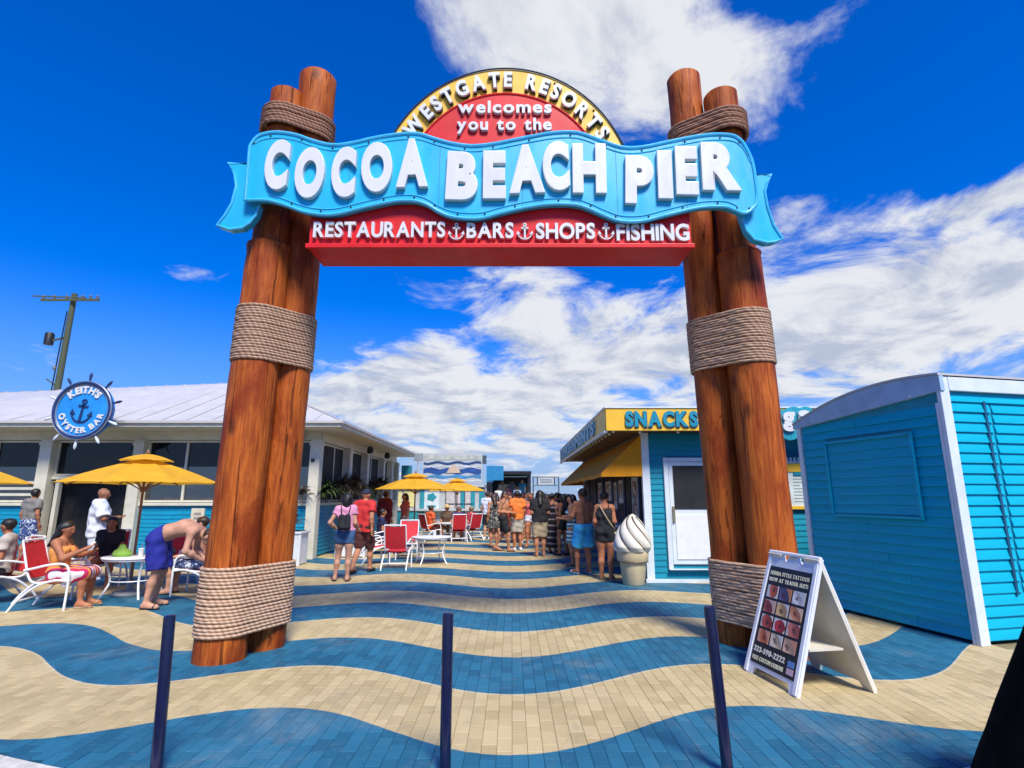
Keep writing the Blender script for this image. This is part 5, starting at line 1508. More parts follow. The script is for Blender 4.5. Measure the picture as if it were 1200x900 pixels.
def joints(pose, H=1.72, female=False, **ov):
    J = dict(ank=(.095, -.03, .075), toe=(.12, .12, .03), knee=(.095, .02, .49), hip=(.085, 0, .93), pelvis=(0, 0, .97), waist=(0, .0, 1.11), chest=(0, .005, 1.29), ctop=(0, -.015, 1.43), neck=(0, -.005, 1.50), head=(0, .02, 1.60),
             sho=(.175, -.015, 1.43), elb=(.225, -.05, 1.15), wri=(.225, .03, .91))
    S = {}
    for s, n in ((1, 'R'), (-1, 'L')):
        for k in ('ank', 'toe', 'knee', 'hip', 'sho', 'elb', 'wri'): S[k + n] = np.array((J[k][0] * s, J[k][1], J[k][2]))
    for k in ('pelvis', 'waist', 'chest', 'ctop', 'neck', 'head'): S[k] = np.array(J[k], float)
    if female:
        for n in 'RL': S['sho' + n][0] *= .87; S['elb' + n][0] *= .9; S['wri' + n][0] *= .92; S['hip' + n][0] *= 1.06
    if pose == 'walk':
        S['ankR'] += (0, .20, .0); S['toeR'] += (0, .20, 0); S['kneeR'] += (0, .14, 0); S['ankL'] += (0, -.24, .05); S['toeL'] += (0, -.2, .0); S['kneeL'] += (0, -.04, 0)
        S['wriL'] += (0, .16, .03); S['elbL'] += (0, .05, 0); S['wriR'] += (0, -.12, 0); S['elbR'] += (0, -.08, 0)
    if pose == 'contra':
        for k in ('pelvis', 'waist'): S[k] += (.02, 0, 0)
        S['kneeL'] += (-.03, .07, -.01); S['ankL'] += (-.06, .06, 0); S['toeL'] += (-.09, .05, 0)
    if pose == 'sit':
        dz = -.50
        for k in list(S):
            if k[:3] not in ('ank', 'toe', 'kne'): S[k] = S[k] + (0, -.02, dz + .03)
        for s, n in ((1, 'R'), (-1, 'L')):
            S['hip' + n] = np.array((.09 * s, .0, .47)); S['knee' + n] = np.array((.12 * s, .42, .50)); S['ank' + n] = np.array((.12 * s, .40, .075)); S['toe' + n] = np.array((.135 * s, .55, .03))
            S['elb' + n] = S['elb' + n] + (0, .06, 0); S['wri' + n] = np.array((.16 * s, .30, .62))
    if pose == 'bend':
        S['pelvis'] = np.array((0, -.04, .95)); S['waist'] = np.array((0, .10, 1.05)); S['chest'] = np.array((0, .30, 1.10)); S['ctop'] = np.array((0, .44, 1.06)); S['neck'] = np.array((0, .51, 1.01)); S['head'] = np.array((0, .60, .94))
        for s, n in ((1, 'R'), (-1, 'L')):
            S['hip' + n] = np.array((.09 * s, -.04, .92)); S['knee' + n] = np.array((.12 * s, .02, .49)); S['ank' + n] = np.array((.14 * s, -.06, .075)); S['toe' + n] = np.array((.17 * s, .09, .03))
            S['sho' + n] = np.array((.17 * s, .43, 1.03)); S['elb' + n] = np.array((.24 * s, .40, .78)); S['wri' + n] = np.array((.10 * s, .56, .66))
    for k, v in ov.items():
        if k in S: S[k] = np.array(v, float)
    f = H / 1.72
    for k in S: S[k] = S[k] * f
    return S, f

def person(label, loc, heading, pose='stand', H=1.72, female=False, skin=0, hair=('short', 0), clothes=(), h=.02, look=(0, 0), build=1., face=False, z=0., fingers=True, **ov):
    S, f = joints(pose, H, female, **ov)
    root = thing('person', label, 'person', (loc[0], loc[1], z), heading, 'visitors on the pier plaza')
    w = f * build
    def mid(a, b, t): return a + (b - a) * t
    sx = lambda v, d: v + np.array((d, 0, 0))
    pr = []
    tor = []
    wr = (.105, .088, .103, .07) if female else (.108, .105, .118, .075)
    for s in (-1, 1):
        P, Wd, C, T = sx(S['pelvis'], s * .065 * w), sx(S['waist'], s * (.045 if female else .06) * w), sx(S['chest'], s * .065 * w), sx(S['ctop'], s * .085 * w)
        tor += [(P, wr[0] * w, Wd, wr[1] * w), (Wd, wr[1] * w, C, wr[2] * w), (C, wr[2] * w, T, wr[3] * w)]
    if female:
        ch = S['chest']; up = (S['ctop'] - S['chest']); up = up / np.linalg.norm(up); fw = np.cross(up, np.array((1., 0, 0))); fw = fw if fw[1] > 0 or abs(up[2]) < .5 else -fw
        for s in (-1, 1): tor.append((sx(ch, s * .075 * w) + fw * .075 * w, .062 * w, sx(ch, s * .07 * w) + fw * .05 * w, .06 * w))
    pr += tor
    for n in 'RL':
        pr += [(S['ctop'], .07 * w, S['sho' + n], .058 * w), (S['sho' + n], .055 * w, S['elb' + n], .040 * w), (S['elb' + n], .040 * w, mid(S['elb' + n], S['wri' + n], .35), .040 * w), (mid(S['elb' + n], S['wri' + n], .35), .040 * w, S['wri' + n], .027 * w)]
        hp, kn, an, to = (S[q + n] for q in ('hip', 'knee', 'ank', 'toe'))
        pr += [(hp, .098 * w, mid(hp, kn, .5), .084 * w), (mid(hp, kn, .5), .084 * w, kn, .058 * w), (kn, .055 * w, mid(kn, an, .35) + np.array((0, -.018, 0)), .058 * w), (mid(kn, an, .35) + np.array((0, -.018, 0)), .056 * w, an, .036 * w)]
        pr += [(an + np.array((0, -.035, -.03)), .034 * f, to, .030 * f), (an, .036 * f, to, .028 * f)]
    pr += [(S['neck'] - np.array((0, 0, .05)) * (pose != 'bend'), .056 * w, S['head'], .052 * w)]
    # head in its own frame
    yaw, pit = R(look[0]), R(look[1])
    Hm = Matrix.Rotation(yaw, 3, 'Z') @ Matrix.Rotation(pit, 3, 'X')
    hc = S['head']
    def hp_(x, y, z_): return hc + np.array(Hm @ Vector((x * f, y * f, z_ * f)))
    pr += [(hp_(0, -.012, .055), .090 * f, hp_(0, .012, .045), .084 * f), (hp_(0, .025, .03), .068 * f, hp_(0, .038, -.035), .050 * f),
           (hp_(0, .088, .035), .012 * f, hp_(0, .112, .008), .015 * f), (hp_(.083, -.005, .035), .018 * f, hp_(.088, -.012, .005), .013 * f), (hp_(-.083, -.005, .035), .018 * f, hp_(-.088, -.012, .005), .013 * f)]
    hands = MB()
    for n, s in (('R', 1), ('L', -1)):
        d = S['wri' + n] - S['elb' + n]; d = d / np.linalg.norm(d)
        side = np.cross(d, np.array((0, 0, 1.)) if abs(d[2]) < .8 else np.array((1., 0, 0))); side = side / np.linalg.norm(side)
        nrm = np.cross(side, d)
        wv = S['wri' + n]
        for q in (-.016, .016): pr.append((wv + d * .02 * f + side * q * f, .020 * f, wv + d * .085 * f + side * q * 1.3 * f, .019 * f))
        if fingers:
            for q, L in ((-.030, .062), (-.010, .076), (.010, .082), (.030, .070)):
                b0 = wv + (d * .085 + side * q) * f; b1 = b0 + (d * L * .5 + nrm * .008) * f; b2 = b0 + (d * L * .85 + nrm * .030) * f
                hands.tube([tuple(b0 - d * .02), tuple(b0), tuple(b1), tuple(b2)], [.0095 * f, .0095 * f, .009 * f, .0065 * f], 6)
            t0 = wv + (d * .03 - side * .03) * f
            hands.tube([tuple(t0 + side * .015), tuple(t0 - side * .012 * f + d * .02 * f), tuple(t0 - side * .02 * f + d * .055 * f + nrm * .02 * f)], [.011 * f, .011 * f, .008 * f], 6)
    V, Q = field(pr, h, clips=[((0, 0, .004), (0, 0, -1))])
    if hands.v:
        nv = len(V); V = np.concatenate((V, np.array(hands.v))); Q = Q.tolist() + [tuple(i + nv for i in q) for q in hands.f]
    body = link('body', np_mesh('body', V, Q, SKIN[skin]), root)
    # hair
    kind, hi = hair
    hm = HAIR[hi] if isinstance(hi, int) else hi
    up_h = np.array(Hm @ Vector((0, 0, 1))); fw_h = np.array(Hm @ Vector((0, 1, 0)))
    if kind != 'bald':
        hpz = [(hp_(0, -.020, .062), .098 * f, hp_(0, .004, .062), .092 * f)]
        clipz = []
        if kind == 'short': clipz = [(hp_(0, .045, .045), tuple((fw_h * .8 - up_h * .6)))]
        else: clipz = [(hp_(0, .05, .04), tuple((fw_h * .85 - up_h * .5)))]
        if kind in ('long', 'bob'):
            L = .26 if kind == 'long' else .10
            bk = hp_(0, -.055, .02); e = S['ctop'] + np.array((0, -.11, -.05)) * f if kind == 'long' else hp_(0, -.06, -.09)
            hpz += [(bk, .085 * f, e, .075 * f), (hp_(.055, -.03, .03), .05 * f, hp_(.06, -.035, -.07), .045 * f), (hp_(-.055, -.03, .03), .05 * f, hp_(-.06, -.035, -.07), .045 * f)]
        if kind == 'bun': hpz += [(hp_(0, -.10, .09), .045 * f, hp_(0, -.12, .08), .04 * f)]
        if kind == 'tail': hpz += [(hp_(0, -.10, .06), .04 * f, hp_(0, -.15, -.02), .038 * f), (hp_(0, -.15, -.02), .038 * f, hp_(0, -.14, -.16), .018 * f)]
        if kind == 'cap':
            hpz = [(hp_(0, -.012, .07), .101 * f, hp_(0, .004, .07), .097 * f), (hp_(0, .08, .075), .035 * f, hp_(0, .15, .06), .03 * f)]; clipz = [(hp_(0, 0, .055), tuple(-up_h))]
        if kind == 'hat':
            hpz = [(hp_(0, -.012, .085), .098 * f, hp_(0, .004, .10), .092 * f)]; clipz = [(hp_(0, 0, .065), tuple(-up_h))]
            m = MB().lathe([(.09, .0), (.20, -.012), (.205, -.006), (.09, .012)], 24, cap=False); o = m.build('hat_brim', hm, root, True); o.location = hp_(0, -.005, .07); o.rotation_euler = Hm.to_euler()
        V, Q = field(hpz, min(h, .02), clips=clipz, wrinkle=.006)
        link({'cap': 'cap', 'hat': 'hat'}.get(kind, 'hair'), np_mesh('hair', V, Q, hm), root)
    if face:
        for s in (-1, 1):
            MB().lathe([(.002, -.010), (.009, -.005), (.011, 0), (.009, .005), (.002, .010)], 8).build('eye', EYEM, root, True, loc=hp_(s * .032, .088, .042))
        MB().lathe([(.002, -.006), (.02, -.003), (.022, 0), (.02, .003), (.002, .006)], 10).build('mouth', LIP, root, True, loc=hp_(0, .082, -.030))
        if kind != 'bald':
            for s in (-1, 1): MB().box(-.018, .018, -.004, .004, -.003, .003).build('eyebrow', hm, root, loc=hp_(s * .033, .094, .060))
    axis = S['ctop'] - S['pelvis']; axis = axis / np.linalg.norm(axis)
    for g in clothes:
        kind, m = g[0], g[1]; opt = g[2] if len(g) > 2 else {}
        inf = opt.get('loose', .016) * f; hh = min(h, .022) if h < .03 else h
        if kind in ('shirt', 'tank', 'top', 'strapless'):
            hem = opt.get('hem', -.07); sl = opt.get('sleeve', .55 if kind == 'shirt' else 0)
            gp = [(a, ra + inf, b, rb + inf) for a, ra, b, rb in tor]
            topc = {'shirt': .11, 'tank': .0, 'top': .055, 'strapless': -.06}[kind]
            cl = [(S['ctop'] + axis * topc * f, axis), (S['pelvis'] + axis * hem * f, -axis)]
            gp += [(sx(S['pelvis'], s * .065 * w) - axis * .10 * f, (wr[0] + .008) * w + inf, sx(S['pelvis'], s * .065 * w), wr[0] * w + inf) for s in (-1, 1)]
            if kind == 'shirt':
                for n in 'RL':
                    gp.append((S['ctop'], .07 * w + inf * .8, S['sho' + n], .058 * w + inf))
                    if sl <= 1: gp.append((S['sho' + n], .058 * w + inf, mid(S['sho' + n], S['elb' + n], sl), .056 * w + inf * 1.3, True))
                    else: gp += [(S['sho' + n], .058 * w + inf, S['elb' + n], .045 * w + inf), (S['elb' + n], .045 * w + inf, mid(S['elb' + n], S['wri' + n], sl - 1), .038 * w + inf, True)]
            V, Q = field(gp, hh, clips=cl, wrinkle=.008, subs=[(S['neck'] + np.array((0, .03, .02)) * f, .072 * f)] if kind == 'shirt' else [])
            link('shirt' if kind == 'shirt' else 'top', np_mesh(kind, V, Q, m), root)
            if kind in ('tank', 'strapless') and kind == 'tank':
                for s in (-1, 1):
                    st = [S['ctop'] + np.array((s * .085 * w, y_, z_)) for y_, z_ in ((.085 * w, -.03), (.05 * w, .058 * w), (-.02 * w, .075 * w), (-.075 * w, .03), (-.09 * w, -.05))]
                    if pose in ('stand', 'walk', 'contra', 'sit'): MB().tube([tuple(q) for q in st], .009, 6).build('strap', m, root, True)
        elif kind in ('shorts', 'pants'):
            t = opt.get('len', .75)
            gp = [(sx(S['pelvis'], -.065 * w), wr[0] * w + inf, sx(S['pelvis'], .065 * w), wr[0] * w + inf)] + [(sx(S['pelvis'], s * .065 * w), wr[0] * w + inf * .6, sx(S['waist'], s * .055 * w), wr[1] * w + inf * .6) for s in (-1, 1)]
            fl = opt.get('flare', .012)
            for n in 'RL':
                hp, kn, an = S['hip' + n], S['knee' + n], S['ank' + n]
                if t <= 1: gp.append((hp, .100 * w + inf, mid(hp, kn, t), .086 * w * (1 - .25 * t) + inf + fl * f, True))
                else: gp += [(hp, .1 * w + inf, kn, .064 * w + inf), (kn, .064 * w + inf, mid(kn, an, t - 1), .05 * w + inf, True)]
            V, Q = field(gp, hh, clips=[(mid(S['pelvis'], S['waist'], opt.get('rise', .55)), axis)], wrinkle=.008)
            link('shorts' if kind == 'shorts' else 'trousers', np_mesh(kind, V, Q, m), root)
        elif kind == 'skirt':
            L = opt.get('len', .45) * f; wd = opt.get('wide', .19)
            a = S['waist'] * .4 + S['pelvis'] * .6
            gp = [(sx(S['pelvis'], s * .06 * w), wr[0] * w + inf, sx(S['waist'], s * .05 * w), wr[1] * w + inf) for s in (-1, 1)]
            gp += [(sx(S['pelvis'], s * .05 * w), wr[0] * w + inf, np.array((s * .06 * w + S['pelvis'][0], S['pelvis'][1], S['pelvis'][2] - L)), wd * w, True) for s in (-1, 1)]
            V, Q = field(gp, hh, clips=[(S['waist'], axis)], wrinkle=.008)
            link('skirt', np_mesh('skirt', V, Q, m), root)
        elif kind == 'towel':
            gp = []
            for n in 'RL': gp += [(S['hip' + n] + np.array((0, .02, .02)), .135 * w, S['knee' + n] + np.array((0, -.03, .0)), .10 * w)]
            gp += [(S['hipR'], .12 * w, S['hipL'], .12 * w), (S['kneeR'], .09 * w, S['kneeL'], .09 * w), (mid(S['hipR'], S['kneeR'], .55) + np.array((.05, 0, -.03)), .09 * w, mid(S['hipR'], S['kneeR'], .5) + np.array((.09, 0, -.13)), .05 * w)]
            V, Q = field(gp, hh, wrinkle=.006)
            o = link('beach_towel', np_mesh('towel', V, Q, m), root)
        elif kind in ('shoe', 'sandal'):
            for n in 'RL':
                an, to = S['ank' + n], S['toe' + n]; lowz = to[2]
                g2 = [(np.array((an[0], an[1] - .04 * f, lowz + .004)), .040 * f, to + np.array((0, .01, .002)), .040 * f)]
                if kind == 'shoe': g2.append((an + np.array((0, -.01, -.01)), .046 * f, mid(an, to, .6), .038 * f))
                V, Q = field(g2, min(h, .014), clips=[((0, 0, lowz - .028), (0, 0, -1)), ((0, 0, lowz + (.055 if kind == 'shoe' else -.006)), (0, 0, 1))], k=.02)
                V = V + np.array((0, 0, 0.))
                link('shoe' if kind == 'shoe' else 'sandal', np_mesh(kind, V, Q, m), root)
                if kind == 'sandal':
                    MB().tube([(to[0] - .045 * f, to[1] - .035, lowz), (to[0] - .02 * f, to[1] - .02, lowz + .036 * f), (to[0] + .02 * f, to[1] - .02, lowz + .036 * f), (to[0] + .045 * f, to[1] - .035, lowz)], .008, 6).build('sandal_strap', m, root, True)
    return root

BLK = cloth('black', (.012, .012, .014)); NVY = cloth('navy', (.012, .018, .06)); WHT = cloth('white', (.66, .70, .76)); GRY = cloth('grey', (.20, .185, .16)); REDC = cloth('red', (.55, .025, .022)); MAR = cloth('maroon', (.075, .018, .016))
PINK = cloth('pink', (.68, .28, .42)); DEN = cloth('denim', (.045, .11, .22)); KHA = cloth('khaki', (.42, .33, .20)); ORA = cloth('orange', (.80, .20, .03)); COB = cloth('cobalt', (.010, .016, .22)); AQUA = cloth('aqua', (.03, .32, .66)); BEI = cloth('beige', (.46, .40, .33)); PUR = cloth('purple', (.06, .03, .12)); TAN = cloth('tan', (.5, .38, .22)); BRNC = cloth('brown', (.10, .06, .035)); GRN = cloth('green', (.03, .3, .08)); CORAL = cloth('coral', (.62, .12, .12)); STRAW = cloth('straw', (.55, .42, .2))
TOWEL = stripes_cloth('towel_stripes', [(.55, .02, .10), (.75, .70, .66), (.60, .10, .05), (.75, .62, .60), (.20, .02, .16), (.70, .25, .05)], 0, .20, .9, .06)
HAWAII = blotch_cloth('trunk_pattern', [(.6, .64, .68), (.04, .08, .25), (.02, .03, .12), (.5, .55, .6)], 12); CAMO = blotch_cloth('camo_pattern', [(.55, .58, .62), (.05, .08, .2), (.02, .03, .08)], 16)
DRESSP = blotch_cloth('dress_pattern', [(.30, .28, .22), (.02, .02, .02), (.06, .065, .06), (.35, .33, .28)], 9); STRD = stripes_cloth('dark_stripes', [(.012, .012, .014), (.012, .012, .014), (.30, .22, .22), (.012, .012, .014)], 2, .17, .85, .01)
STRT = stripes_cloth('teal_stripes', [(.02, .16, .20), (.55, .58, .55)], 2, .09, .85, .01); WAVYAQ = stripes_cloth('trunk_fade', [(.03, .28, .60), (.05, .42, .72), (.03, .34, .66)], 2, .4, .85, .1)

def G2(x, y): q = ground(x, y); return (q.x, q.y)
N1, N2, N3 = .016, .022, .032
# --- near figures
person('woman in a pink top and denim shorts walking with a black backpack', G2(401, 681), R(8), 'contra', 1.63, True, 0, ('bob', 0), [('shirt', PINK, {'sleeve': .4, 'hem': .02}), ('shorts', DEN, {'len': .42, 'rise': .75}), ('sandal', BLK)], N1, (12, 0), elbL=(-.30, -.10, 1.16), wriL=(-.17, .05, 1.02), wriR=(.24, .14, 1.02))
person('man in a red t-shirt and dark maroon shorts beside the backpack woman', G2(424, 671), R(-12), 'walk', 1.72, False, 1, ('cap', cloth('capnavy', (.015, .02, .04))), [('shirt', REDC, {'hem': -.12, 'loose': .024}), ('shorts', MAR, {'len': .95, 'loose': .026}), ('shoe', BLK)], N1, (-20, 0), build=1.08)
bp_ = thing('backpack', 'small black backpack on the back of the woman in pink', 'backpack', (G2(401, 681)[0], G2(401, 681)[1], 0), R(8))
V, Q = field([(np.array((-.06, -.185, 1.02)), .07, np.array((-.055, -.175, 1.22)), .055), (np.array((.06, -.185, 1.02)), .07, np.array((.055, -.175, 1.22)), .055)], .016, wrinkle=.004)
link('bag', np_mesh('bag', V, Q, BLK), bp_)
V, Q = field([(np.array((-.05, -.255, 1.02)), .032, np.array((.05, -.255, 1.02)), .032)], .014); link('front_pocket', np_mesh('pocket', V, Q, BLK), bp_)
for s in (-1, 1): MB().tube(arc3([(s * .07, -.12, 1.02), (s * .125, -.02, 1.06), (s * .12, .11, 1.22), (s * .10, .06, 1.38), (s * .09, -.06, 1.415), (s * .07, -.13, 1.28)]), .012, 6).build('strap', BLK, bp_, True)
person('shirtless man in cobalt blue swim shorts bending over by the left posts', (-5.28, 8.55), R(-78), 'bend', 1.78, False, 0, ('short', 1), [('shorts', COB, {'len': .92, 'loose': .034, 'rise': .7, 'flare': .03}), ('sandal', BLK)], N1, (0, -50), fingers=True)
person('woman with bare back seated with a striped beach towel on her lap', (-6.75, 8.55), R(-80), 'sit', 1.66, True, 2, ('long', 0), [('strapless', cloth('orange_top', (.70, .27, .06)), {'hem': .02}), ('towel', TOWEL), ('sandal', TAN)], N1, (-5, -14), face=True, wriR=(.12, .36, .86), elbR=(.24, .14, .74), wriL=(-.10, .34, .80), elbL=(-.24, .12, .74))
person('bald man in a loose white shirt and pale shorts standing by the doorway', (-8.2, 11.15), R(-50), 'stand', 1.74, False, 3, ('bald', 0), [('shirt', WHT, {'hem': -.16, 'sleeve': .85, 'loose': .04}), ('shorts', WHT, {'len': .95, 'loose': .03}), ('shoe', WHT)], N1, (-15, -8), build=1.12, wriR=(.10, .30, 1.18), elbR=(.27, .06, 1.16), face=True)
person('man in a grey t-shirt and white patterned blue trunks near the bar', (-11.9, 13.9), R(-10), 'stand', 1.76, False, 2, ('short', 0), [('shirt', GRY, {'loose': .022}), ('shorts', HAWAII, {'len': .9, 'loose': .03}), ('sandal', BLK)], N2, (20, 0))
person('man in a beige shirt seated at the left picture edge facing away', (-7.95, 8.9), R(120), 'sit', 1.7, False, 2, ('short', 0), [('shirt', BEI, {'hem': -.05}), ('shorts', BLK, {'len': .8}), ('sandal', BLK)], N2, (-30, -5))
person('bather in blue camouflage shorts seated behind the bending man', (-5.35, 9.75), R(95), 'sit', 1.7, False, 0, ('short', 1), [('shorts', CAMO, {'len': .9, 'loose': .028}), ('sandal', BLK)], N2, (0, -10), face=True)
person('dark haired guest seated in shadow at the table beside the bald man', (-7.45, 10.5), R(205), 'sit', 1.66, True, 2, ('long', 0), [('shirt', BLK, {}), ('shorts', NVY, {'len': .5}), ('sandal', BLK)], N2, (0, -5), face=True)
person('shirtless man in bright aqua swim trunks queueing at the snack bar', G2(685, 672), R(22), 'contra', 1.74, False, 2, ('short', 1), [('shorts', WAVYAQ, {'len': .88, 'loose': .032, 'flare': .03, 'rise': .35}), ('sandal', WHT)], N1, (10, 0), elbL=(-.27, -.02, 1.18), wriL=(-.30, .20, 1.16), wriR=(.14, .26, 1.12))
person('woman in a black strappy playsuit beside the ice cream statue', G2(711, 679), R(-14), 'stand', 1.66, True, 2, ('bun', 0), [('tank', BLK, {'hem': -.05, 'loose': .02}), ('shorts', BLK, {'len': .38, 'loose': .024, 'rise': .9}), ('sandal', TAN)], N1, (0, -8), build=1.1, wriR=(.14, .22, 1.08), wriL=(-.2, .16, 1.0))
MBb = thing('shoulder_bag', 'thin tan shoulder bag strap across the woman in black', 'bag', (*G2(711, 679), 0), R(-14))
MB().tube(arc3([(-.10, -.09, 1.44), (-.02, -.155, 1.32), (.06, -.165, 1.18), (.16, -.12, 1.02), (.20, .0, .95)]), .010, 6).build('strap', TAN, MBb, True)
V, Q = field([(np.array((.215, -.06, .88)), .04, np.array((.215, .06, .88)), .04)], .014); link('pouch', np_mesh('pouch', V, Q, TAN), MBb)
person('woman with long dark hair in a teal striped dress behind the aqua trunks', G2(672, 663), R(60), 'stand', 1.62, True, 1, ('long', 0), [('tank', STRT, {'hem': -.05}), ('skirt', STRT, {'len': .42, 'wide': .16}), ('sandal', BLK)], N2, (30, 0), wriL=(-.1, .28, 1.15), wriR=(.1, .28, 1.15))
# --- the queue in the middle distance
person('person in a black shirt and khaki shorts at the front of the crowd', G2(633, 652), R(6), 'stand', 1.74, False, 1, ('long', 0), [('shirt', BLK, {'loose': .03, 'sleeve': .7}), ('shorts', KHA, {'len': .95, 'loose': .028}), ('sandal', TAN)], N2, (0, 0), build=1.1, wriR=(.16, .24, 1.1), wriL=(-.16, .24, 1.1))
person('woman in a long black dress with pale stripes in the crowd', G2(648, 648), R(-30), 'stand', 1.66, True, 1, ('bun', 0), [('tank', STRD, {'hem': -.05}), ('skirt', STRD, {'len': .80, 'wide': .17}), ('sandal', BLK)], N2)
person('man in an orange shirt and pale shorts in the crowd', G2(606, 645), R(20), 'stand', 1.74, False, 2, ('short', 0), [('shirt', ORA, {'loose': .03}), ('shorts', BEI, {'len': .9, 'loose': .028}), ('shoe', WHT)], N2)
person('shirtless man in black shorts looking down in the crowd', G2(590, 646), R(-95), 'walk', 1.73, False, 1, ('short', 1), [('shorts', BLK, {'len': .85, 'loose': .03}), ('sandal', BLK)], N2, (0, -25), wriR=(.1, .26, 1.12), wriL=(-.08, .28, 1.12))
person('woman in a black and cream patterned dress at the left of the crowd', G2(578, 641), R(25), 'stand', 1.66, True, 1, ('long', 1), [('tank', DRESSP, {'hem': -.05}), ('skirt', DRESSP, {'len': .36, 'wide': .18}), ('sandal', BLK)], N2, (10, 0))
person('man in a white t-shirt and dark shorts at the left edge of the crowd', G2(571, 632), R(-20), 'stand', 1.76, False, 0, ('short', 1), [('shirt', WHT, {}), ('shorts', BLK, {'len': .9}), ('shoe', WHT)], N2)
person('woman in a pale pink top and shorts between the black shirt and striped dress', G2(641, 641), R(10), 'stand', 1.62, True, 0, ('tail', 1), [('top', cloth('palepink', (.6, .36, .32)), {'hem': .0}), ('shorts', BLK, {'len': .4}), ('sandal', TAN)], N2)
person('woman in a black outfit with bare legs near the awning', G2(661, 651), R(40), 'contra', 1.64, True, 3, ('long', 0), [('tank', BLK, {'hem': -.04}), ('shorts', BLK, {'len': .45}), ('shoe', BLK)], N2)
person('person in dark trousers waiting against the serving side', G2(654, 641), R(70), 'stand', 1.7, False, 3, ('short', 0), [('shirt', BLK, {}), ('pants', NVY, {'len': 1.9}), ('shoe', BLK)], N2)
person('man in a navy shirt behind the orange shirt', G2(615, 637), R(180), 'stand', 1.75, False, 1, ('cap', NVY), [('shirt', NVY, {}), ('shorts', KHA, {'len': .9}), ('shoe', WHT)], N2, face=True)
# --- around the middle tables
person('visitor in dark blue seated on the red chair beside the bar planter', (-3.75, 16.3), R(-70), 'sit', 1.7, False, 2, ('short', 0), [('shirt', NVY, {}), ('pants', cloth('jean_dark', (.03, .05, .10)), {'len': 1.9}), ('shoe', BLK)], N2)
person('visitor in a long dark red jacket standing by the bar rail', (-4.05, 17.9), R(-30), 'stand', 1.74, False, 1, ('short', 1), [('shirt', cloth('wine', (.16, .012, .018)), {'sleeve': 1.8, 'hem': -.3, 'loose': .035}), ('pants', cloth('wine', (.16, .012, .018)), {'len': 1.9}), ('shoe', BLK)], N2)
person('visitor in a coral top standing right of the red jacket', (-3.55, 18.6), R(120), 'stand', 1.68, True, 0, ('bob', 1), [('shirt', CORAL, {}), ('shorts', WHT, {'len': .6}), ('sandal', TAN)], N2, face=True)
person('visitor in an orange shirt seated at the far umbrella table', (-3.0, 20.8), R(-50), 'sit', 1.72, False, 2, ('short', 1), [('shirt', cloth('orangered', (.72, .11, .03)), {}), ('shorts', MAR, {'len': .9}), ('shoe', WHT)], N2)
person('visitor in purple seated with back to the viewer at the far table', (-1.95, 20.6), R(10), 'sit', 1.7, False, 1, ('cap', GRY), [('shirt', PUR, {}), ('shorts', DEN, {'len': .9}), ('shoe', WHT)], N2)
person('visitor in a straw hat seated behind the far table', (-2.55, 22.0), R(175), 'sit', 1.72, False, 1, ('hat', STRAW), [('shirt', BRNC, {}), ('shorts', KHA, {'len': .9}), ('shoe', BLK)], N2, face=True)
person('visitor in a red shirt seated at the right of the far table', (-1.55, 21.3), R(40), 'sit', 1.66, True, 0, ('short', 3), [('shirt', cloth('crimson', (.4, .03, .05)), {}), ('shorts', DEN, {'len': .9}), ('shoe', WHT)], N3)
# --- far crowd towards the stair and along the pier
FAR = [(.1, 20.5, 190, 'bather in a yellow top behind the orange shirt', True, cloth('yellow', (.6, .42, .06)), DEN), (-.35, 22.2, 10, 'far visitor in a grey shirt left of the walkway', False, GRY, BLK), (.55, 22.0, 170, 'far visitor in a white vest facing the viewer', False, WHT, NVY),
       (1.15, 21.0, 30, 'far visitor in a pink shirt near the middle', True, PINK, BLK), (1.6, 22.5, 200, 'far visitor in a tan shirt under the gate', False, TAN, BRNC), (2.05, 20.2, -60, 'far visitor in black by the serving counter', False, BLK, BLK),
       (2.3, 24.0, 180, 'far visitor in an orange top near the right railing', True, ORA, BLK), (-.7, 24.5, 0, 'far visitor in a coral shirt by the kiosk', False, CORAL, KHA), (.2, 25.0, 20, 'far visitor in navy behind the crowd', False, NVY, BEI),
       (.9, 26.0, 180, 'far visitor in a pale shirt walking towards the viewer', False, BEI, NVY), (1.75, 27.5, 160, 'small far visitor in red by the gate', False, REDC, BLK), (-1.0, 27.0, 40, 'far visitor in green beside the kiosk corner', False, GRN, BLK),
       (.35, 28.5, 0, 'far visitor in brown in front of the stair', False, BRNC, KHA), (-.5, 29.0, 180, 'far visitor in a peach top in front of the stair', True, cloth('peach', (.6, .3, .2)), DEN), (3.1, 30.0, 190, 'far visitor in yellow past the snack bar end', True, cloth('yellow', (.6, .42, .06)), BLK),
       (2.2, 31.0, 170, 'farthest visitor in dark red by the gate post', False, MAR, BLK)]
for i, (x, y, hd, lab, fem, c1, c2) in enumerate(FAR):
    person(lab, (x, y), R(hd), ('stand', 'walk', 'contra')[i % 3], 1.62 + .04 * (i % 4), fem, i % 4, (('long', 'tail', 'bob')[i % 3] if fem else ('short', 'cap')[i % 4 == 3], (i % 3) if not (not fem and i % 4 == 3) else BRNC), [('tank' if fem else 'shirt', c1), ('shorts', c2, {'len': .6 if fem else .9})], N3, fingers=False)
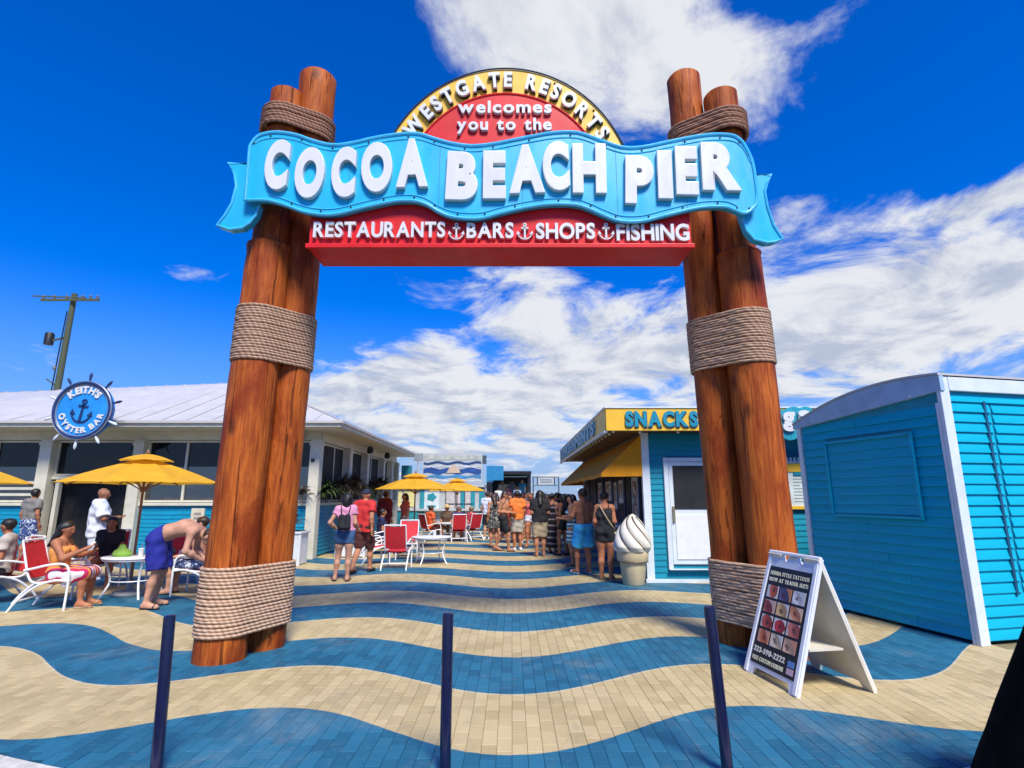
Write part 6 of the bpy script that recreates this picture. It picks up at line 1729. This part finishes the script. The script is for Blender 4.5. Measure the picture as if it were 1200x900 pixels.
ST = [(-.9, 36.5, .5, 'visitor in white on the lowest steps under the dark roof', WHT), (-.3, 36.9, .5, 'visitor in coral on the steps', CORAL), (.35, 36.6, .5, 'visitor in pale blue on the right of the steps', cloth('paleblue', (.3, .45, .55))), (-.65, 38.2, .99, 'visitor in tan on the upper landing, left', TAN),
      (.0, 38.6, .99, 'visitor in grey in the middle of the upper landing', GRY), (.7, 38.3, .99, 'visitor in teal on the upper landing, right', cloth('tealc', (.03, .25, .3))), (-.2, 39.3, .99, 'visitor in cream at the back of the landing', cloth('cream', (.6, .52, .4)))]
for i, (x, y, zz, lab, c1) in enumerate(ST):
    person(lab, (x, y), R(180 if i % 2 else 0), 'stand', 1.68 + .03 * (i % 3), False, i % 4, ('short', i % 3), [('shirt', c1), ('shorts', (BLK, KHA, NVY)[i % 3], {'len': .9})], N3, z=zz, fingers=False)

MID = [(582, 632, 15, 'bather in a turquoise bikini at the back left of the crowd', True, 'strapless', cloth('turq', (.02, .35, .35)), cloth('turq', (.02, .35, .35)), .18), (597, 636, 200, 'bather with bare chest and red trunks between the crowd leaders', False, None, None, cloth('trunkred', (.5, .03, .03)), .85),
       (622, 641, 170, 'bather in a coral bikini top and white shorts facing the viewer', True, 'strapless', CORAL, WHT, .3), (612, 631, -20, 'visitor in a pale yellow vest behind the orange shirt', False, 'shirt', cloth('paleyellow', (.65, .55, .25)), DEN, .9),
       (630, 632, 20, 'bare-backed bather in lime trunks deep in the crowd', False, None, None, cloth('limetrunk', (.3, .5, .08)), .85), (646, 634, 185, 'bather in a white bikini near the gate', True, 'strapless', WHT, WHT, .18),
       (657, 633, 10, 'visitor in a light blue shirt near the awning end', False, 'shirt', cloth('skyc', (.25, .45, .62)), KHA, .9), (667, 650, 100, 'child in a bright pink shirt beside the striped dress woman', True, 'shirt', cloth('hotpink', (.7, .1, .3)), DEN, .6),
       (588, 628, 190, 'visitor in a pale sun hat and peach shirt left in the crowd', False, 'shirt', cloth('peach', (.6, .3, .2)), BEI, .9), (603, 627, 0, 'bare-shouldered bather in purple far in the crowd', True, 'strapless', cloth('violet', (.25, .08, .4)), DEN, .35),
       (640, 628, 175, 'bare-chested bather in orange trunks far in the crowd', False, None, None, ORA, .85), (620, 627, 30, 'visitor in a cream dress far in the crowd', True, 'tank', cloth('cream', (.6, .52, .4)), cloth('cream', (.6, .52, .4)), .5)]
for i, (px_, py_, hd, lab, fem, kind, c1, c2, ln) in enumerate(MID):
    hgt = 1.25 if 'child' in lab else 1.62 + .035 * (i % 4)
    cl = ([(kind, c1, {'hem': .04 if kind == 'strapless' else -.07})] if kind else []) + [('shorts', c2, {'len': ln, 'rise': .45})]
    person(lab, G2(px_, py_), R(hd), ('stand', 'contra', 'walk')[i % 3], hgt, fem, (0, 1, 2, 1)[i % 4], (('long', 'tail', 'bun')[i % 3], (0, 1, 2, 3)[i % 4]) if fem else (('hat', STRAW) if 'hat' in lab else ('short', i % 3)), cl, N2 if py_ > 634 else N3, fingers=py_ > 634)
